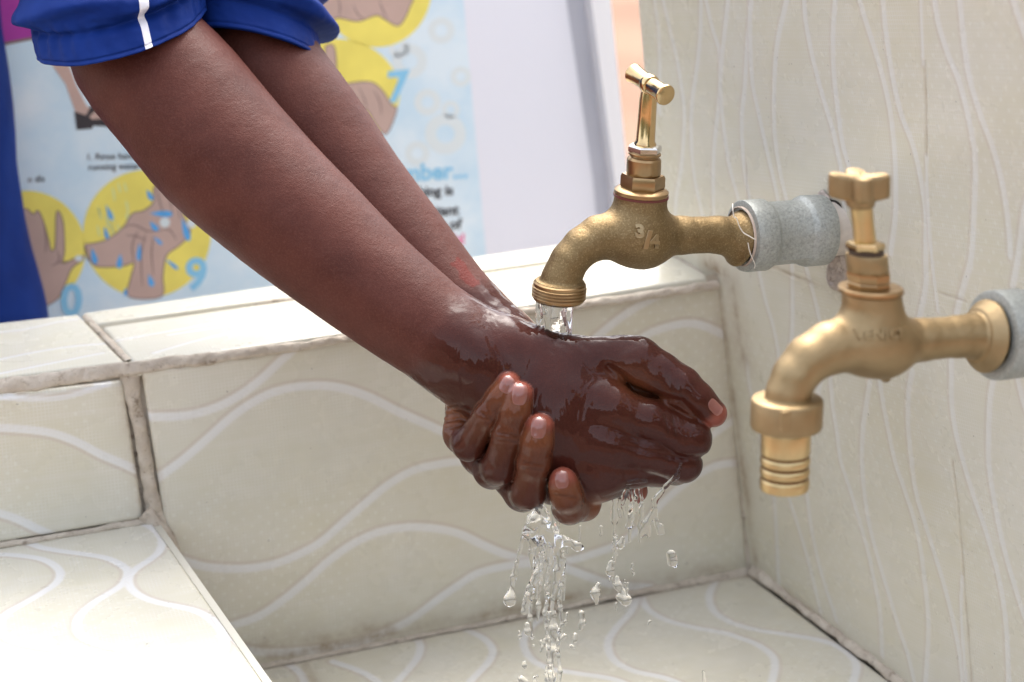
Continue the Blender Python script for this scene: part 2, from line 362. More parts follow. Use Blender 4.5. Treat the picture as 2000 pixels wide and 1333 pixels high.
def tiled(name, PF, quad, curves, parent, res=.0011, bw=.0033, thick=.006, nrmv=None, seams=(), dirt_edges=(), off=0., eside=1, wavy=1., dirtlines=(), wamp=.68, eamp=1., m_=None):
    """quad: TL,TR,BR,BL photo points on plane PF; a dense sheet with printed pattern attributes and real thickness"""
    c = [PF(x, y, off) for x, y in quad]
    e1 = nrm(c[1]-c[0]); n = nrmv; e2 = np.cross(n, e1); o = c[0]
    w = max(np.linalg.norm(c[1]-c[0]), np.linalg.norm(c[2]-c[3])); hgt = max(np.linalg.norm(c[3]-c[0]), np.linalg.norm(c[2]-c[1]))
    nu, nv = max(2, int(w/res)), max(2, int(hgt/res))
    s, t = np.meshgrid(np.linspace(0, 1, nu), np.linspace(0, 1, nv), indexing='xy'); s = s.ravel()[:, None]; t = t.ravel()[:, None]
    V = (c[0]*(1-s)+c[1]*s)*(1-t)+(c[3]*(1-s)+c[2]*s)*t
    uv = np.stack([(V-o)@e1, (V-o)@e2], 1)
    def P2(pts): return np.array([[(PF(x, y, off)-o)@e1, (PF(x, y, off)-o)@e2] for x, y in pts])
    wave = np.zeros(len(V)); edge = np.zeros(len(V)); dirt = np.zeros(len(V)); gr = np.zeros(len(V))
    for cv in curves:
        ei = eside; k = .9
        if isinstance(cv, tuple) and isinstance(cv[0], str): ei = 1 if '+' in cv[0] else -1; k = .6 if 't' in cv[0] else .9; cv = cv[1]
        d, sd = dist_poly(uv, smoothpoly(P2(cv), 5)); sdist = d*sd*ei
        b_ = bw*k
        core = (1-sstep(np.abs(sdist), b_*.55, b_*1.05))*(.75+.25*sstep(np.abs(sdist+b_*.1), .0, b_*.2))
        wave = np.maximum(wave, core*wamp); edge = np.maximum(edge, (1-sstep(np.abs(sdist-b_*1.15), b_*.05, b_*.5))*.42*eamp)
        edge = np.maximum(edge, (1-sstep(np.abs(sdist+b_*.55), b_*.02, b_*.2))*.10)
    hd = np.zeros(len(V))
    for pts, wd in seams:
        d, _ = dist_poly(uv, P2(pts)); m = 1-sstep(d, wd*.5, wd*.9); dirt = np.maximum(dirt, m*.45); hd = np.maximum(hd, m)
    for pts, wd, amt in dirtlines:
        d, _ = dist_poly(uv, P2(pts)); dirt = np.maximum(dirt, (np.exp(-d/(wd*1.15)))*amt*1.5*(.55+.6*fbm(np.c_[uv, uv[:, :1]*0], .018)))
    edgef = np.minimum(np.minimum(s, 1-s)[:, 0]*w, np.minimum(t, 1-t)[:, 0]*hgt)
    V = V-n*(hd*.0004)[:, None]-n*((1-sstep(edgef, 0, .0016))*.0012)[:, None]
    i = np.arange(nu-1)[None]+np.arange(nv-1)[:, None]*nu; i = i.ravel(); Q = np.stack([i, i+nu, i+nu+1, i+1], 1)
    # rim of thickness + back
    ring = np.concatenate([np.arange(nu), np.arange(2, nv+1)*nu-1, (nv-1)*nu+np.arange(nu-2, -1, -1), np.arange(nv-2, 0, -1)*nu])
    base = len(V); V = np.concatenate([V, V[ring]-n*thick]); k = np.arange(len(ring)); k2 = (k+1) % len(ring)
    Q2 = np.stack([ring[k], ring[k2], base+k2, base+k], 1)
    cc = [base, base+nu-1, base+nu-1+nv-1, base+nu-1+nv-1+nu-1]
    Q = np.concatenate([Q, Q2, [cc]])
    ext = lambda a_: np.concatenate([a_, a_[ring]])
    return fixn(meshobj(name, V, Q, m_ or TILE, parent, True, dict(wave=ext(wave), edge=ext(edge), dirt=np.clip(ext(dirt), 0, 1)), uv=ext(uv) if False else np.concatenate([uv, uv[ring]])))

def bead(name, pts, width, height, n1, parent, mat_=None, lump=.35, seed=0, mould=0.0, n2=None, step=.0012):
    """mortar bead along 3D polyline pts; n1 = outward normal; width across, height proud"""
    pts = np.array(pts); seg = np.linalg.norm(np.diff(pts, axis=0), axis=1); cum = np.r_[0, np.cumsum(seg)]; n = int(cum[-1]/step)+2
    u = np.linspace(0, cum[-1], n); C = np.stack([np.interp(u, cum, pts[:, i]) for i in range(3)], 1)
    wd = (np.interp(u, cum, width) if np.ndim(width) else np.full(n, width))*.85; height = height*.8
    T = np.gradient(C, axis=0); T /= np.linalg.norm(T, axis=1, keepdims=True); n1 = nrm(n1); Bn = np.cross(T, n1[None]); Bn /= np.linalg.norm(Bn, axis=1, keepdims=True)
    m = 13; th_ = np.linspace(0, math.pi, m)
    V = []; 
    for j, a in enumerate(th_):
        V.append(C+Bn*(math.cos(a)*wd[:, None]/2)+n1*(math.sin(a)**.7*height))
    V = np.stack(V, 1).reshape(-1, 3)
    d = fbm(V, .006, seed)*height*lump+fbm(V*1.0+seed, .0022, (seed+1) % 3)*height*lump*.5
    V = V+(n1[None]*d[:, None])+np.repeat(Bn, m, 0)*(fbm(V+3, .008, (seed+2) % 3)*wd.repeat(m)*.16)[:, None]
    i = (np.arange(n-1)[:, None]*m+np.arange(m-1)[None]).ravel(); Q = np.stack([i, i+1, i+m+1, i+m], 1)
    mo = np.clip((fbm(V-5, .012, seed)-1.05+mould)*2.5, 0, 1) if mould > 0 else np.zeros(len(V))
    return meshobj(name, V, Q, mat_ or MORTAR, parent, True, dict(mould=mo))

# ================================================================== WASH BASIN
print('TT', '======== WASH BASIN', round(time.time()-T0,1))
basin = empty('wash_basin', 'cream wave-patterned tiled wash basin with dirty mortar joints, under the hands', 'basin'); basin.location = (0, 0, 0)
pc = [
 zz(0, 560, 1.724, [(490, 440), (620, 435), (720, 410), (800, 370), (870, 320), (940, 255), (985, 215)]),
 [(298, 945), (313, 931), (360, 896), (406, 856), (452, 815), (499, 783), (545, 763), (603, 754), (661, 757), (719, 775), (777, 804), (835, 830), (876, 847), (940, 862)],
 [(1060, 765), (1120, 700), (1178, 648), (1225, 612), (1268, 587), (1300, 572)],
 [(1180, 720), (1225, 680), (1268, 652), (1308, 638), (1344, 632), (1380, 639), (1425, 660)],
 zz(0, 560, 1.724, [(560, 890), (610, 920), (700, 945), (820, 950), (920, 935), (1010, 900), (1080, 860), (1150, 800), (1230, 730), (1310, 665), (1390, 620), (1470, 600), (1552, 590), (1640, 600), (1760, 650)]),
 [(420, 1232), (447, 1224), (505, 1204), (557, 1169), (603, 1131), (644, 1094), (690, 1062), (742, 1039), (800, 1030), (853, 1033), (900, 1044), (944, 1065), (993, 1085), (1050, 1098), (1109, 1096), (1158, 1082), (1208, 1063), (1252, 1030), (1290, 987), (1326, 954), (1366, 926), (1402, 909), (1445, 904)],
 [(464, 1265), (522, 1275), (609, 1270), (696, 1256), (771, 1227), (812, 1204), (858, 1169), (900, 1140), (933, 1120), (983, 1107), (1037, 1101), (1092, 1107), (1147, 1126), (1197, 1142), (1270, 1148)],
 [(1320, 905), (1373, 864), (1416, 832), (1450, 812)]]
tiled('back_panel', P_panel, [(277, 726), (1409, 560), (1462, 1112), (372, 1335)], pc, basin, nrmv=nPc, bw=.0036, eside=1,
      dirtlines=[([(505, 1290), (1462, 1100)], .005, .8), ([(277, 726), (330, 1050)], .0012, .8), ([(1409, 560), (1462, 1112)], .004, .55), ([(277, 726), (1409, 560)], .0012, .5), ([(470, 1270), (760, 1225)], .007, .55)])
lc = [('+t', [(-40, 770), (12, 777), (70, 780), (128, 775), (174, 763), (215, 749)]), ('-', [(-50, 836), (0, 836), (58, 840), (104, 847), (151, 864), (197, 888), (244, 908), (285, 928)]),
      ('-', [(-50, 985), (0, 1003), (28, 1012), (56, 1025), (84, 1038), (130, 1058)])]
tiled('left_panel', P_panel, [(-90, 788), (240, 748), (281, 1014), (-90, 1076)], lc, basin, nrmv=nPc, bw=.0033,
      dirtlines=[([(-90, 1076), (281, 1014)], .002, .5), ([(240, 748), (281, 1014)], .003, .7)])
# rim tiles
tc = [('+t', [(300, 690), (450, 650), (700, 610), (1000, 560)]), ('-t', [(330, 655), (520, 625), (640, 610), (760, 606)]), ('+t', [(1100, 545), (1200, 520), (1300, 512)]), ('-t', [(230, 665), (420, 632), (600, 600)])]
tiled('rim_tile', P_top, [(201, 638), (1292, 484), (1388, 541), (264, 712)], tc, basin, nrmv=NZ, bw=.003)
tiled('rim_tile', P_top, [(162, 611), (1262, 453), (1286, 479), (190, 632)], [], basin, nrmv=NZ, bw=.003)
tl = [('+t', [(-60, 715), (60, 690), (150, 676), (240, 670)]), ('-t', [(-60, 655), (40, 645), (110, 630), (160, 622)]), ('+t', [(0, 730), (90, 712), (200, 690)])]
tiled('rim_tile', P_top, [(-90, 640), (152, 613), (243, 706), (-90, 748)], tl, basin, nrmv=NZ, bw=.003)
# ledge
k = 3.571
E1 = zz(0, 960, k, [(-200, 450), (0, 440), (150, 450), (280, 470), (370, 510), (420, 570), (390, 640), (290, 710), (170, 780), (50, 850), (0, 920), (10, 990), (100, 1045), (250, 1080), (420, 1105), (560, 1130), (680, 1180), (760, 1240), (790, 1332), (780, 1480)])
E2 = zz(0, 960, k, [(130, 340), (210, 365), (300, 395), (450, 420), (600, 440), (740, 465), (840, 510), (890, 560), (860, 640), (780, 700), (680, 760), (590, 830), (540, 900), (545, 980), (620, 1040), (750, 1080), (900, 1110), (1050, 1150), (1180, 1190), (1270, 1250), (1320, 1332), (1330, 1480)])
E3 = zz(0, 960, k, [(930, 205), (990, 220), (1080, 270), (1130, 340), (1110, 420), (1040, 480), (950, 540), (900, 600), (910, 670), (980, 730), (1100, 775), (1250, 805), (1380, 840), (1480, 900), (1550, 980), (1570, 1060), (1540, 1160), (1460, 1250), (1390, 1332), (1350, 1480)])
E4 = zz(0, 960, k, [(1500, 880), (1600, 1010), (1680, 1070)])
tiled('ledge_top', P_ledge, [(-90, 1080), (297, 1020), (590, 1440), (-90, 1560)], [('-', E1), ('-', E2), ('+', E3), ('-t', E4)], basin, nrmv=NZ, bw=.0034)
# floor
g2 = lambda p: zz(500, 1080, 2.0, p); g3 = lambda p: zz(1400, 900, 3.078, p)
fc = [('-', g2([(110, 430), (150, 450), (180, 480), (190, 520), (190, 600)])), ('-', g2([(300, 425), (400, 460), (470, 500), (520, 560)])), ('+', g2([(630, 330), (642, 370), (630, 410), (600, 450), (550, 506), (500, 570)])),
      ('+', g2([(820, 300), (890, 335), (925, 380), (905, 430), (840, 500), (800, 560)])), ('+', g2([(1130, 245), (1065, 300), (1045, 350), (1070, 410), (1140, 450), (1250, 470), (1400, 495), (1500, 540)])),
      ('+', g2([(1490, 160), (1465, 230), (1410, 290), (1375, 350), (1395, 415), (1470, 460), (1600, 490), (1720, 540)])),
      ('+', g2([(1500, 150), (1525, 215), (1600, 262), (1700, 290), (1800, 308)])+g3([(60, 1040), (120, 1060), (230, 1100), (320, 1160), (350, 1220), (330, 1333), (280, 1450)])),
      ('+', g2([(1795, 105), (1770, 170), (1790, 230), (1850, 270)])+g3([(100, 980), (250, 1020), (450, 1050), (620, 1080), (730, 1120), (810, 1180), (840, 1240), (820, 1333), (780, 1450)]))]
tiled('basin_floor', P_floor, [(340, 1340), (1462, 1122), (1900, 1452), (420, 1660)], fc, basin, nrmv=NZ, bw=.0034, eside=1, off=-.002, m_=WTILE,
      seams=[([(590, 1290), (612, 1333), (650, 1420)], .004)], dirtlines=[([(505, 1310), (1462, 1125)], .003, .6), ([(1475, 1122), (1760, 1340)], .002, .45), ([(590, 1290), (612, 1333)], .003, .6)])
# solid masonry behind the tiles
dep = 0.0
back = lambda x, y, d: P_top(x, y)+np.array([0, 0, d])
yb = nPc*-1
def below(p, z): q = np.array(p); q[2] = z; return q
q1 = P_panel(1409, 560); q1[2] = Z; q0 = q1-dp*.62
f0, f1 = P_top(-600, 712), P_top(1264, 453)
o_ = .0065
c8 = [below(q0-nPc*o_, 0.02), below(q1-nPc*o_, .02), below(f1, .02), below(f0, .02), below(q0-nPc*o_, Z-.0065), below(q1-nPc*o_, Z-.0065), below(f1, Z-.0065), below(f0, Z-.0065)]
hexa('back_wall_core', c8, MORTAR, basin)
lq = [P_ledge(-600, 1140), P_ledge(297, 1020), P_ledge(640, 1510), P_ledge(-600, 1700)]
hexa('ledge_core', [below(p, .02) for p in lq]+[below(p, ZL-.0062) for p in lq], CONC, basin)
sd = nrm(np.cross(NZ, lq[2]-lq[1]))
if sd@np.array([1, 0, 0]) < 0: sd = -sd
hexa('ledge_side_tile', [below(lq[1], ZF-.03), below(lq[1]+sd*.004, ZF-.03), below(lq[2]+sd*.004, ZF-.03), below(lq[2], ZF-.03), lq[1]-NZ*.001, lq[1]+sd*.004-NZ*.001, lq[2]+sd*.004-NZ*.001, lq[2]-NZ*.001], simple('plain_tile', (.62, .59, .5), .3), basin)
fq = [P_floor(250, 1345), P_floor(1500, 1112), P_floor(2000, 1560), P_floor(300, 1760)]
hexa('floor_core', [below(p, .02) for p in fq]+[below(p, ZF-.0085) for p in fq], CONC, basin)
# mortar
up3 = np.array([0, 0, 1.0])
ep = [P_top(x, y) for x, y in [(-90, 761), (120, 733), (250, 716), (600, 668), (1000, 608), (1404, 552)]]
ep = [p-np.array([0, 0, .0026])-nPc*.0022 for p in ep]
bead('rim_mortar', ep, [.0105, .0100, .0095, .0062, .0058, .0068], .0030, nPc+NZ*.55, basin, seed=0, lump=.4, mould=.30)
bead('corner_mortar', [P_panel(252, 722, -.004), P_panel(264, 790, -.004), P_panel(285, 900, -.004), P_panel(312, 1062, -.004)], [.014, .0105, .010, .013], .0050, nPc, basin, seed=1, lump=.35, mould=.34)
bead('ledge_mortar', [P_panel(-90, 1080, 0), P_panel(150, 1042, 0), P_panel(292, 1017, 0)], [.0045, .004, .005], .0022, nPc+NZ*.6, basin, seed=2, mould=.42)
bead('ledge_mortar', [P_panel(278, 1000, 0), P_panel(312, 1030, 0.001), P_panel(345, 1075, .001)], [.010, .011, .005], .0045, nPc, basin, seed=2, mould=.35)
bead('corner_mortar', [P_panel(1402, 530, -.003), P_panel(1424, 600, -.003), P_panel(1440, 800, -.003), P_panel(1462, 1010, -.003), P_panel(1474, 1130, -.003)], [.019, .0155, .015, .0145, .020], .0060, nPc*.8+nW*.55, basin, seed=1, lump=.22, mould=.22)
bead('floor_mortar', [P_panel(495, 1306, 0), P_panel(700, 1268, 0), P_panel(900, 1229, 0), P_panel(1200, 1166, 0), P_panel(1380, 1134, 0), P_panel(1475, 1115, 0)], [.0050, .0050, .0045, .0050, .0085, .013], .0030, nPc+NZ*.9, basin, seed=0, mould=.27)
bead('wall_foot_mortar', [P_wall(1470, 1112, .001), P_wall(1540, 1168, .001), P_wall(1640, 1243, .001), P_wall(1770, 1342, .001), P_wall(1900, 1440, .001)], [.010, .0055, .007, .008, .008], .0032, nW+NZ*.9, basin, seed=2, mould=.2)
bead('rim_joint', [P_top(x, y, -.0022) for x, y in [(168, 620), (205, 660), (252, 708)]], .0052, .0024, NZ, basin, seed=0, mould=.1)
bead('rim_joint', [P_top(x, y, -.0025) for x, y in [(176, 635), (592, 583), (955, 530), (1290, 480)]], .0055, .0024, NZ, basin, seed=1)
bead('rim_end_mortar', [P_top(1262, 470, -.001), P_top(1320, 500, -.001), P_top(1372, 525, -.001), P_top(1412, 545, -.003)], [.006, .010, .017, .022], .0045, NZ+nW*.4, basin, seed=2, lump=.3)

# ================================================================== TAP WALL
print('TT', '======== TAP WALL', round(time.time()-T0,1))
wall = empty('tiled_wall', 'tall cream tiled wall with thin white wavy lines, carrying both taps', 'wall')
r1 = lambda p: zz(1240, 0, 2.632, p); r2 = lambda p: zz(1400, 480, 3.173, p)
wc = [[(1274, -60), (1278, 0), (1286, 57), (1289, 152), (1288, 220)],
 r1([(120, -120), (145, 0), (180, 150), (215, 300), (240, 450), (255, 600), (240, 850), (215, 1000), (205, 1150), (200, 1250)]),
 r1([(340, -120), (340, 0), (335, 200), (315, 380), (295, 520), (290, 700), (305, 900), (345, 1100), (380, 1250)]),
 r1([(330, -120), (365, 0), (400, 150), (435, 270), (440, 450), (455, 640), (485, 850), (525, 1000), (560, 1150)]),
 r1([(490, -120), (480, 0), (460, 180), (445, 330), (430, 550), (405, 800), (405, 1100), (410, 1250)]),
 r1([(600, -120), (600, 0), (580, 200), (565, 450), (550, 600), (555, 780), (575, 950), (620, 1150)]),
 r1([(588, -120), (590, 0), (595, 250), (605, 430), (640, 600), (680, 780), (730, 1000), (760, 1200)]),
 r1([(800, -120), (780, 0), (740, 180), (720, 350), (715, 600), (725, 750), (750, 900), (775, 1010), (820, 1200)]),
 r1([(870, -120), (870, 0), (880, 120), (910, 280), (945, 420), (985, 560), (1020, 680), (1045, 800), (1065, 900), (1080, 1100)]),
 r1([(1040, -120), (1030, 0), (1018, 200), (1025, 400), (1045, 580), (1070, 750), (1110, 890), (1150, 1100)]),
 r1([(1120, -120), (1155, 0), (1190, 120), (1235, 260), (1275, 400), (1310, 560), (1330, 720), (1340, 900), (1340, 1100), (1315, 1300)]),
 r1([(1272, -120), (1275, 0), (1295, 200), (1330, 420), (1370, 590), (1430, 750), (1470, 920), (1495, 1100), (1495, 1316)])+[(1808, 560), (1795, 625)],
 ('-t', r1([(1468, -120), (1470, 0), (1475, 150), (1483, 330)])), ('-t', r1([(1500, 810), (1503, 1000), (1525, 1316)])+[(1832, 606)]),
 r1([(1510, -120), (1540, 0), (1560, 120), (1610, 280), (1660, 400), (1700, 540), (1730, 680), (1750, 820), (1745, 1050), (1730, 1316)])+[(1882, 560), (1868, 615)],
 r1([(1660, -120), (1670, 0), (1690, 200), (1720, 400), (1780, 600), (1840, 760), (1890, 950), (1920, 1150), (1930, 1316)]),
 r1([(1900, -120), (1945, 0), (1985, 120), (2060, 330)]), [(2010, 380), (2000, 418), (1990, 494), (1978, 560)],
 r2([(265, 170), (300, 330), (345, 480), (375, 620), (385, 700)]), r2([(465, 110), (470, 300), (468, 520), (450, 700)]), r2([(550, 120), (600, 300), (635, 450), (655, 560)]),
 r2([(180, 700), (190, 740), (210, 900)])+g3([(320, 100), (345, 225), (360, 450), (372, 740)]),
 r2([(655, 780), (640, 860), (610, 1000)]), g3([(400, 100), (435, 225), (500, 430), (560, 640), (625, 910)]), g3([(535, 100), (545, 225), (575, 440), (630, 680), (720, 960)]),
 r2([(700, 780), (720, 1000), (745, 1160)])+g3([(745, 0), (800, 170), (860, 370), (910, 550), (945, 720), (980, 900), (995, 1170)]),
 r2([(950, 840), (925, 1000), (905, 1150)])+g3([(873, 0), (890, 220), (925, 420), (985, 640), (1045, 840), (1100, 1020), (1150, 1170), (1185, 1320)]),
 r2([(1010, 840), (1035, 1000), (1065, 1150)])+g3([(1070, 0), (1130, 180), (1185, 350), (1225, 530), (1250, 730), (1270, 930), (1270, 1100), (1255, 1333), (1240, 1500)]),
 r2([(1215, 780), (1190, 900), (1185, 1100)])+g3([(1170, 0), (1200, 200), (1250, 370), (1310, 560), (1370, 760), (1420, 960), (1460, 1160), (1480, 1333), (1490, 1450)]),
 r2([(1455, 690), (1455, 950), (1480, 1150)])+g3([(1480, 0), (1540, 200), (1610, 400), (1670, 600), (1710, 780), (1740, 1000), (1755, 1333), (1750, 1450)]),
 r2([(1725, 800), (1710, 850), (1690, 1000)])+g3([(1635, 0), (1670, 250), (1720, 500), (1790, 750), (1847, 930), (1920, 1150)]),
 r2([(1860, 800), (1904, 980), (1960, 1150), (2000, 1333)]), ('-t', g3([(1475, 700), (1468, 900), (1480, 1100), (1500, 1333)])),]
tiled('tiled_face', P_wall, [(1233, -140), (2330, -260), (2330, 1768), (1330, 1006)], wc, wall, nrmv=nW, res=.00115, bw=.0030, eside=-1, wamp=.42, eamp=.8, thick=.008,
      seams=[([(1806, 120), (1809, 200), (1810, 306)], .0012), ([(1860, 900), (1871, 991), (1879, 1082), (1884, 1160), (1890, 1225), (1899, 1360)], .0013), ([(1455, 290), (1460, 380), (1466, 540)], .0010), ([(1500, 519), (1545, 538), (1590, 556)], .0013), ([(1834, 572), (1886, 589)], .0011)],
      dirtlines=[([(1400, 540), (1478, 1115), (1760, 1338)], .004, .8), ([(1500, 519), (1600, 558)], .0015, .5), ([(1615, 500), (1640, 560)], .008, .35), ([(1380, 520), (1430, 545), (1450, 700)], .006, .8)])
thk = -nW*.10
wq = [P_wall(1233, -140), P_wall(2330, -260), P_wall(2330, 1768), P_wall(1330, 1006)]
a0 = [p-nW*.0085 for p in wq]
top_ext = (wq[0]-wq[3])*.45
wdn = nrm(np.cross(nW, nrm(np.cross(NZ, nW)))); wdn = wdn if wdn[2] < 0 else -wdn
dn = lambda q: q+wdn*((q[2]-.02)/-wdn[2])
hexa('wall_core', [dn(a0[3]), dn(a0[2]), dn(a0[2])+thk, dn(a0[3])+thk, a0[0], a0[1], a0[1]+thk, a0[0]+thk], CONC, wall)

# ================================================================== TAPS
print('TT', '======== TAPS', round(time.time()-T0,1))
def lathe(prof, seg=48, sides=None, close=True):
    """profile [(r,z)] around z"""
    V = []; n = sides or seg
    for r_, z_ in prof:
        for i in range(n):
            a = 2*math.pi*i/n; V.append((r_*math.cos(a), r_*math.sin(a), z_))
    Fc = []
    for j in range(len(prof)-1):
        for i in range(n):
            i2 = (i+1) % n; Fc.append((j*n+i, j*n+i2, (j+1)*n+i2, (j+1)*n+i))
    if close: Fc.append(tuple(range(n))[::-1]); Fc.append(tuple((len(prof)-1)*n+i for i in range(n)))
    return np.array(V), Fc

class Frame:
    """local px-size frame: x towards the wall, y towards the viewer, z up"""
    def __init__(s, O, D, ex, uz):
        s.O = O; s.D = D; s.s = D/F; s.C = CAM+ray(*O)*D
        ex = nrm(ex); uz = np.array(uz, float); uz = nrm(uz-ex*(uz@ex)); ey = -np.cross(ex, uz)
        if ey[2] > 0: ey = -ey
        s.B = np.stack([ex, ey, uz])                       # rows: local axes in (right,down,depth)
        s.W = np.stack([rt, -up, fw])                      # camera axes in world
    def world(s, P): return s.C+(np.atleast_2d(P)@s.B)@s.W*s.s
    def loc(s, px, py, y=0.):
        """local x,z whose image is px,py (perspective ignored inside the small object)"""
        M_ = np.array([[s.B[0, 0], s.B[2, 0]], [s.B[0, 1], s.B[2, 1]]]); v = np.array([px-s.O[0]-s.B[1, 0]*y, py-s.O[1]-s.B[1, 1]*y])
        # perspective correction, two passes
        x, z = np.linalg.solve(M_, v)
        for _ in range(3):
            d = x*s.B[0, 2]+y*s.B[1, 2]+z*s.B[2, 2]; k_ = 1+d*s.s/s.D
            tgt = np.array([(px-1000)*k_-(s.O[0]-1000), (py-666.5)*k_-(s.O[1]-666.5)])-np.array([s.B[1, 0]*y, s.B[1, 1]*y])
            x, z = np.linalg.solve(M_, tgt)
        return x, z
    def p(s, px, py, r, y=0.): x, z = s.loc(px, py, y); return (x, y, z, r)
def place(name, VF, fr, m, parent, M=None, smooth=True):
    V, Fc = VF; V = np.asarray(V, float)
    if M is not None: V = V@np.asarray(M)[:3, :3].T+np.asarray(M)[:3, 3]
    o = fixn(fromfaces(name, fr.world(V), Fc, m, parent, smooth))
    if smooth:
        me = o.data
        bm = bmesh.new(); bm.from_mesh(me)
        for e in bm.edges:
            if len(e.link_faces) == 2 and e.calc_face_angle(0) > R(32): e.smooth = False
        bm.to_mesh(me); bm.free()
    return o
def axisM(axis, origin):
    """matrix taking local z to axis"""
    z = nrm(axis); h = np.array([0, 1., 0]) if abs(z[1]) < .9 else np.array([1., 0, 0]); x = nrm(np.cross(h, z)); y = np.cross(z, x)
    M = np.eye(4); M[:3, 0] = x; M[:3, 1] = y; M[:3, 2] = z; M[:3, 3] = origin; return M
def sweep_text(body, size, x0, y0, slope, fr, fsdf, parent, mname, name='raised_mark', depth=2.2, bold=.02, width=1.):
    cu = bpy.data.curves.new(name, 'FONT'); cu.body = body; cu.extrude = .06; cu.bevel_depth = .018; cu.offset = bold; cu.resolution_u = 3
    to = bpy.data.objects.new(name, cu); COL.objects.link(to); bpy.context.view_layer.update()
    me = bpy.data.meshes.new_from_object(to.evaluated_get(bpy.context.evaluated_depsgraph_get())); bpy.data.objects.remove(to)
    v = np.array([q.co[:] for q in me.vertices]); px = x0+v[:, 0]*size*width; py = y0-v[:, 1]*size+v[:, 0]*size*width*slope; lift = v[:, 2]/.078*depth
    # march along the view direction on to the body
    xz = np.array([fr.loc(a, b) for a, b in zip(px, py)]); vd = np.array([fr.B[0, 2], fr.B[1, 2], fr.B[2, 2]])
    P = np.stack([xz[:, 0], np.zeros(len(xz)), xz[:, 1]], 1)-vd*120
    for _ in range(60): P = P+vd*np.maximum(fsdf(P), -1)[:, None]*.8
    e = 1.; g = np.stack([(fsdf(P+np.eye(3)[i]*e)-fsdf(P-np.eye(3)[i]*e)) for i in range(3)], 1); g /= np.linalg.norm(g, axis=1, keepdims=True)
    W = fr.world(P+g*lift[:, None])
    o = fromfaces(name, W, [tuple(p.vertices) for p in me.polygons], mname, parent, True); return fixn(o)

def coupling(fr, parent, x0, x1, yc0, yc1, r_band, r_mid):
    a = fr.p(x0, yc0, 1)[:3]; b = fr.p(x1, yc1, 1)[:3]; a = np.array(a); b = np.array(b); Lg = np.linalg.norm(b-a); M = axisM(b-a, a)
    bw_ = Lg*.27
    prof = [(r_mid*.80, 4), (r_mid*.82, 0), (r_band*.93, 0), (r_band*.985, 1.5), (r_band, 5), (r_band, bw_-4), (r_band*.975, bw_-.5), (r_mid*1.03, bw_+4), (r_mid, bw_+8), (r_mid, Lg-bw_-8), (r_mid*1.03, Lg-bw_-4), (r_band*.975, Lg-bw_+.5), (r_band, Lg-bw_+4), (r_band, Lg-5), (r_band*.985, Lg-1.5), (r_band*.93, Lg), (r_mid*.7, Lg)]
    V, Fc = lathe(prof, 72, close=False)
    # cast unevenness + two lengthwise ribs
    ang = np.arctan2(V[:, 1], V[:, 0]); rad = np.hypot(V[:, 0], V[:, 1]); inner = (V[:, 2] > bw_) & (V[:, 2] < Lg-bw_)
    add = fbm(V, 22, 1)*1.4
    for ra in (R(235), R(55)):
        dd = np.abs((ang-ra+math.pi) % (2*math.pi)-math.pi); add += np.where(inner, np.exp(-(dd/.09)**2)*4, 0)
    kf = (rad+add)/rad; V[:, 0] *= kf; V[:, 1] *= kf
    return place('pipe_coupling', (V, Fc), fr, GALV, parent, M), M, Lg

# ---- first tap
tapA = empty('water_tap', 'running brass tap with T-shaped handle, marked 3/4, pouring water over the wrist', 'tap', group='brass taps on the tiled wall')
f1_ = Frame((1252, 460), 1.094, (1, -.07, .43), (.065, -1, -.33))
p = f1_.p
bodyA = dict(
 spout=[p(1215, 458, 47), p(1170, 464, 41), p(1137, 482, 36), p(1112, 510, 35), p(1098, 540, 36), p(1094, 552, 38)],
 pipe=[p(1255, 460, 44), p(1330, 460, 37), p(1400, 459, 36), p(1428, 463, 41), p(1438, 466, 55), p(1446, 466, 57)],
 neck=[p(1252, 382, 52), p(1251, 425, 50), p(1253, 455, 53)], bulb=[p(1240, 462, 52), p(1258, 470, 50)], nip=p(1257, 517, 9))
def tapsdf(bd):
    sp, pi_, ne, bu, ni = bd['spout'], bd['pipe'], bd['neck'], bd['bulb'], bd['nip']
    top = ne[0][2]+12
    def f(P):
        d = chain(P, sp, 12); d = smin(d, chain(P, pi_[:4], 8), 40)
        n_ = chain(P, ne, 6); n_ = smax(n_, P[:, 2]-top, 5)
        d = smin(d, n_, 30); d = smin(d, chain(P, bu, 6), 36)
        d = smin(d, np.sqrt(((P-np.array(ni[:3]))**2).sum(1))-ni[3], 8)
        # flange: a disc square to the pipe, flared
        a = np.array(pi_[3][:3]); b = np.array(pi_[-1][:3]); ax = nrm(b-a); q = P-b; t = q@ax; rad = np.sqrt(np.maximum((q**2).sum(1)-t*t, 0))
        rf = pi_[-1][3]
        fl = np.maximum(rad-(rf-np.maximum(-t-6, 0)*.9), np.abs(t+14)-14); d = smin(d, fl, 10)
        # outlet collar
        c = np.array(sp[-1][:3]); q = P-c; rad = np.hypot(q[:, 0], q[:, 1]); d = smin(d, smax(rad-sp[-1][3]*1.28, np.abs(q[:, 2]+2)-5, 3), 9)
        d = np.maximum(d, -(P[:, 2]-(c[2]-9)))
        return d+fbm(P, 16, 0)*.55
    return f
fA = tapsdf(bodyA)
V, Q = sdfmesh(fA, (-240, -80, -150), (260, 80, 120), 3.0, margin=20)
meshobj('tap_body', f1_.world(V), Q, CAST, tapA)
def bonnet(fr, parent, cx, ys, rs, extra, mats_):
    """ys: px rows; returns local z for each"""
    pass
def zl(fr, cx, y): x, z = fr.loc(cx, y); return x, z
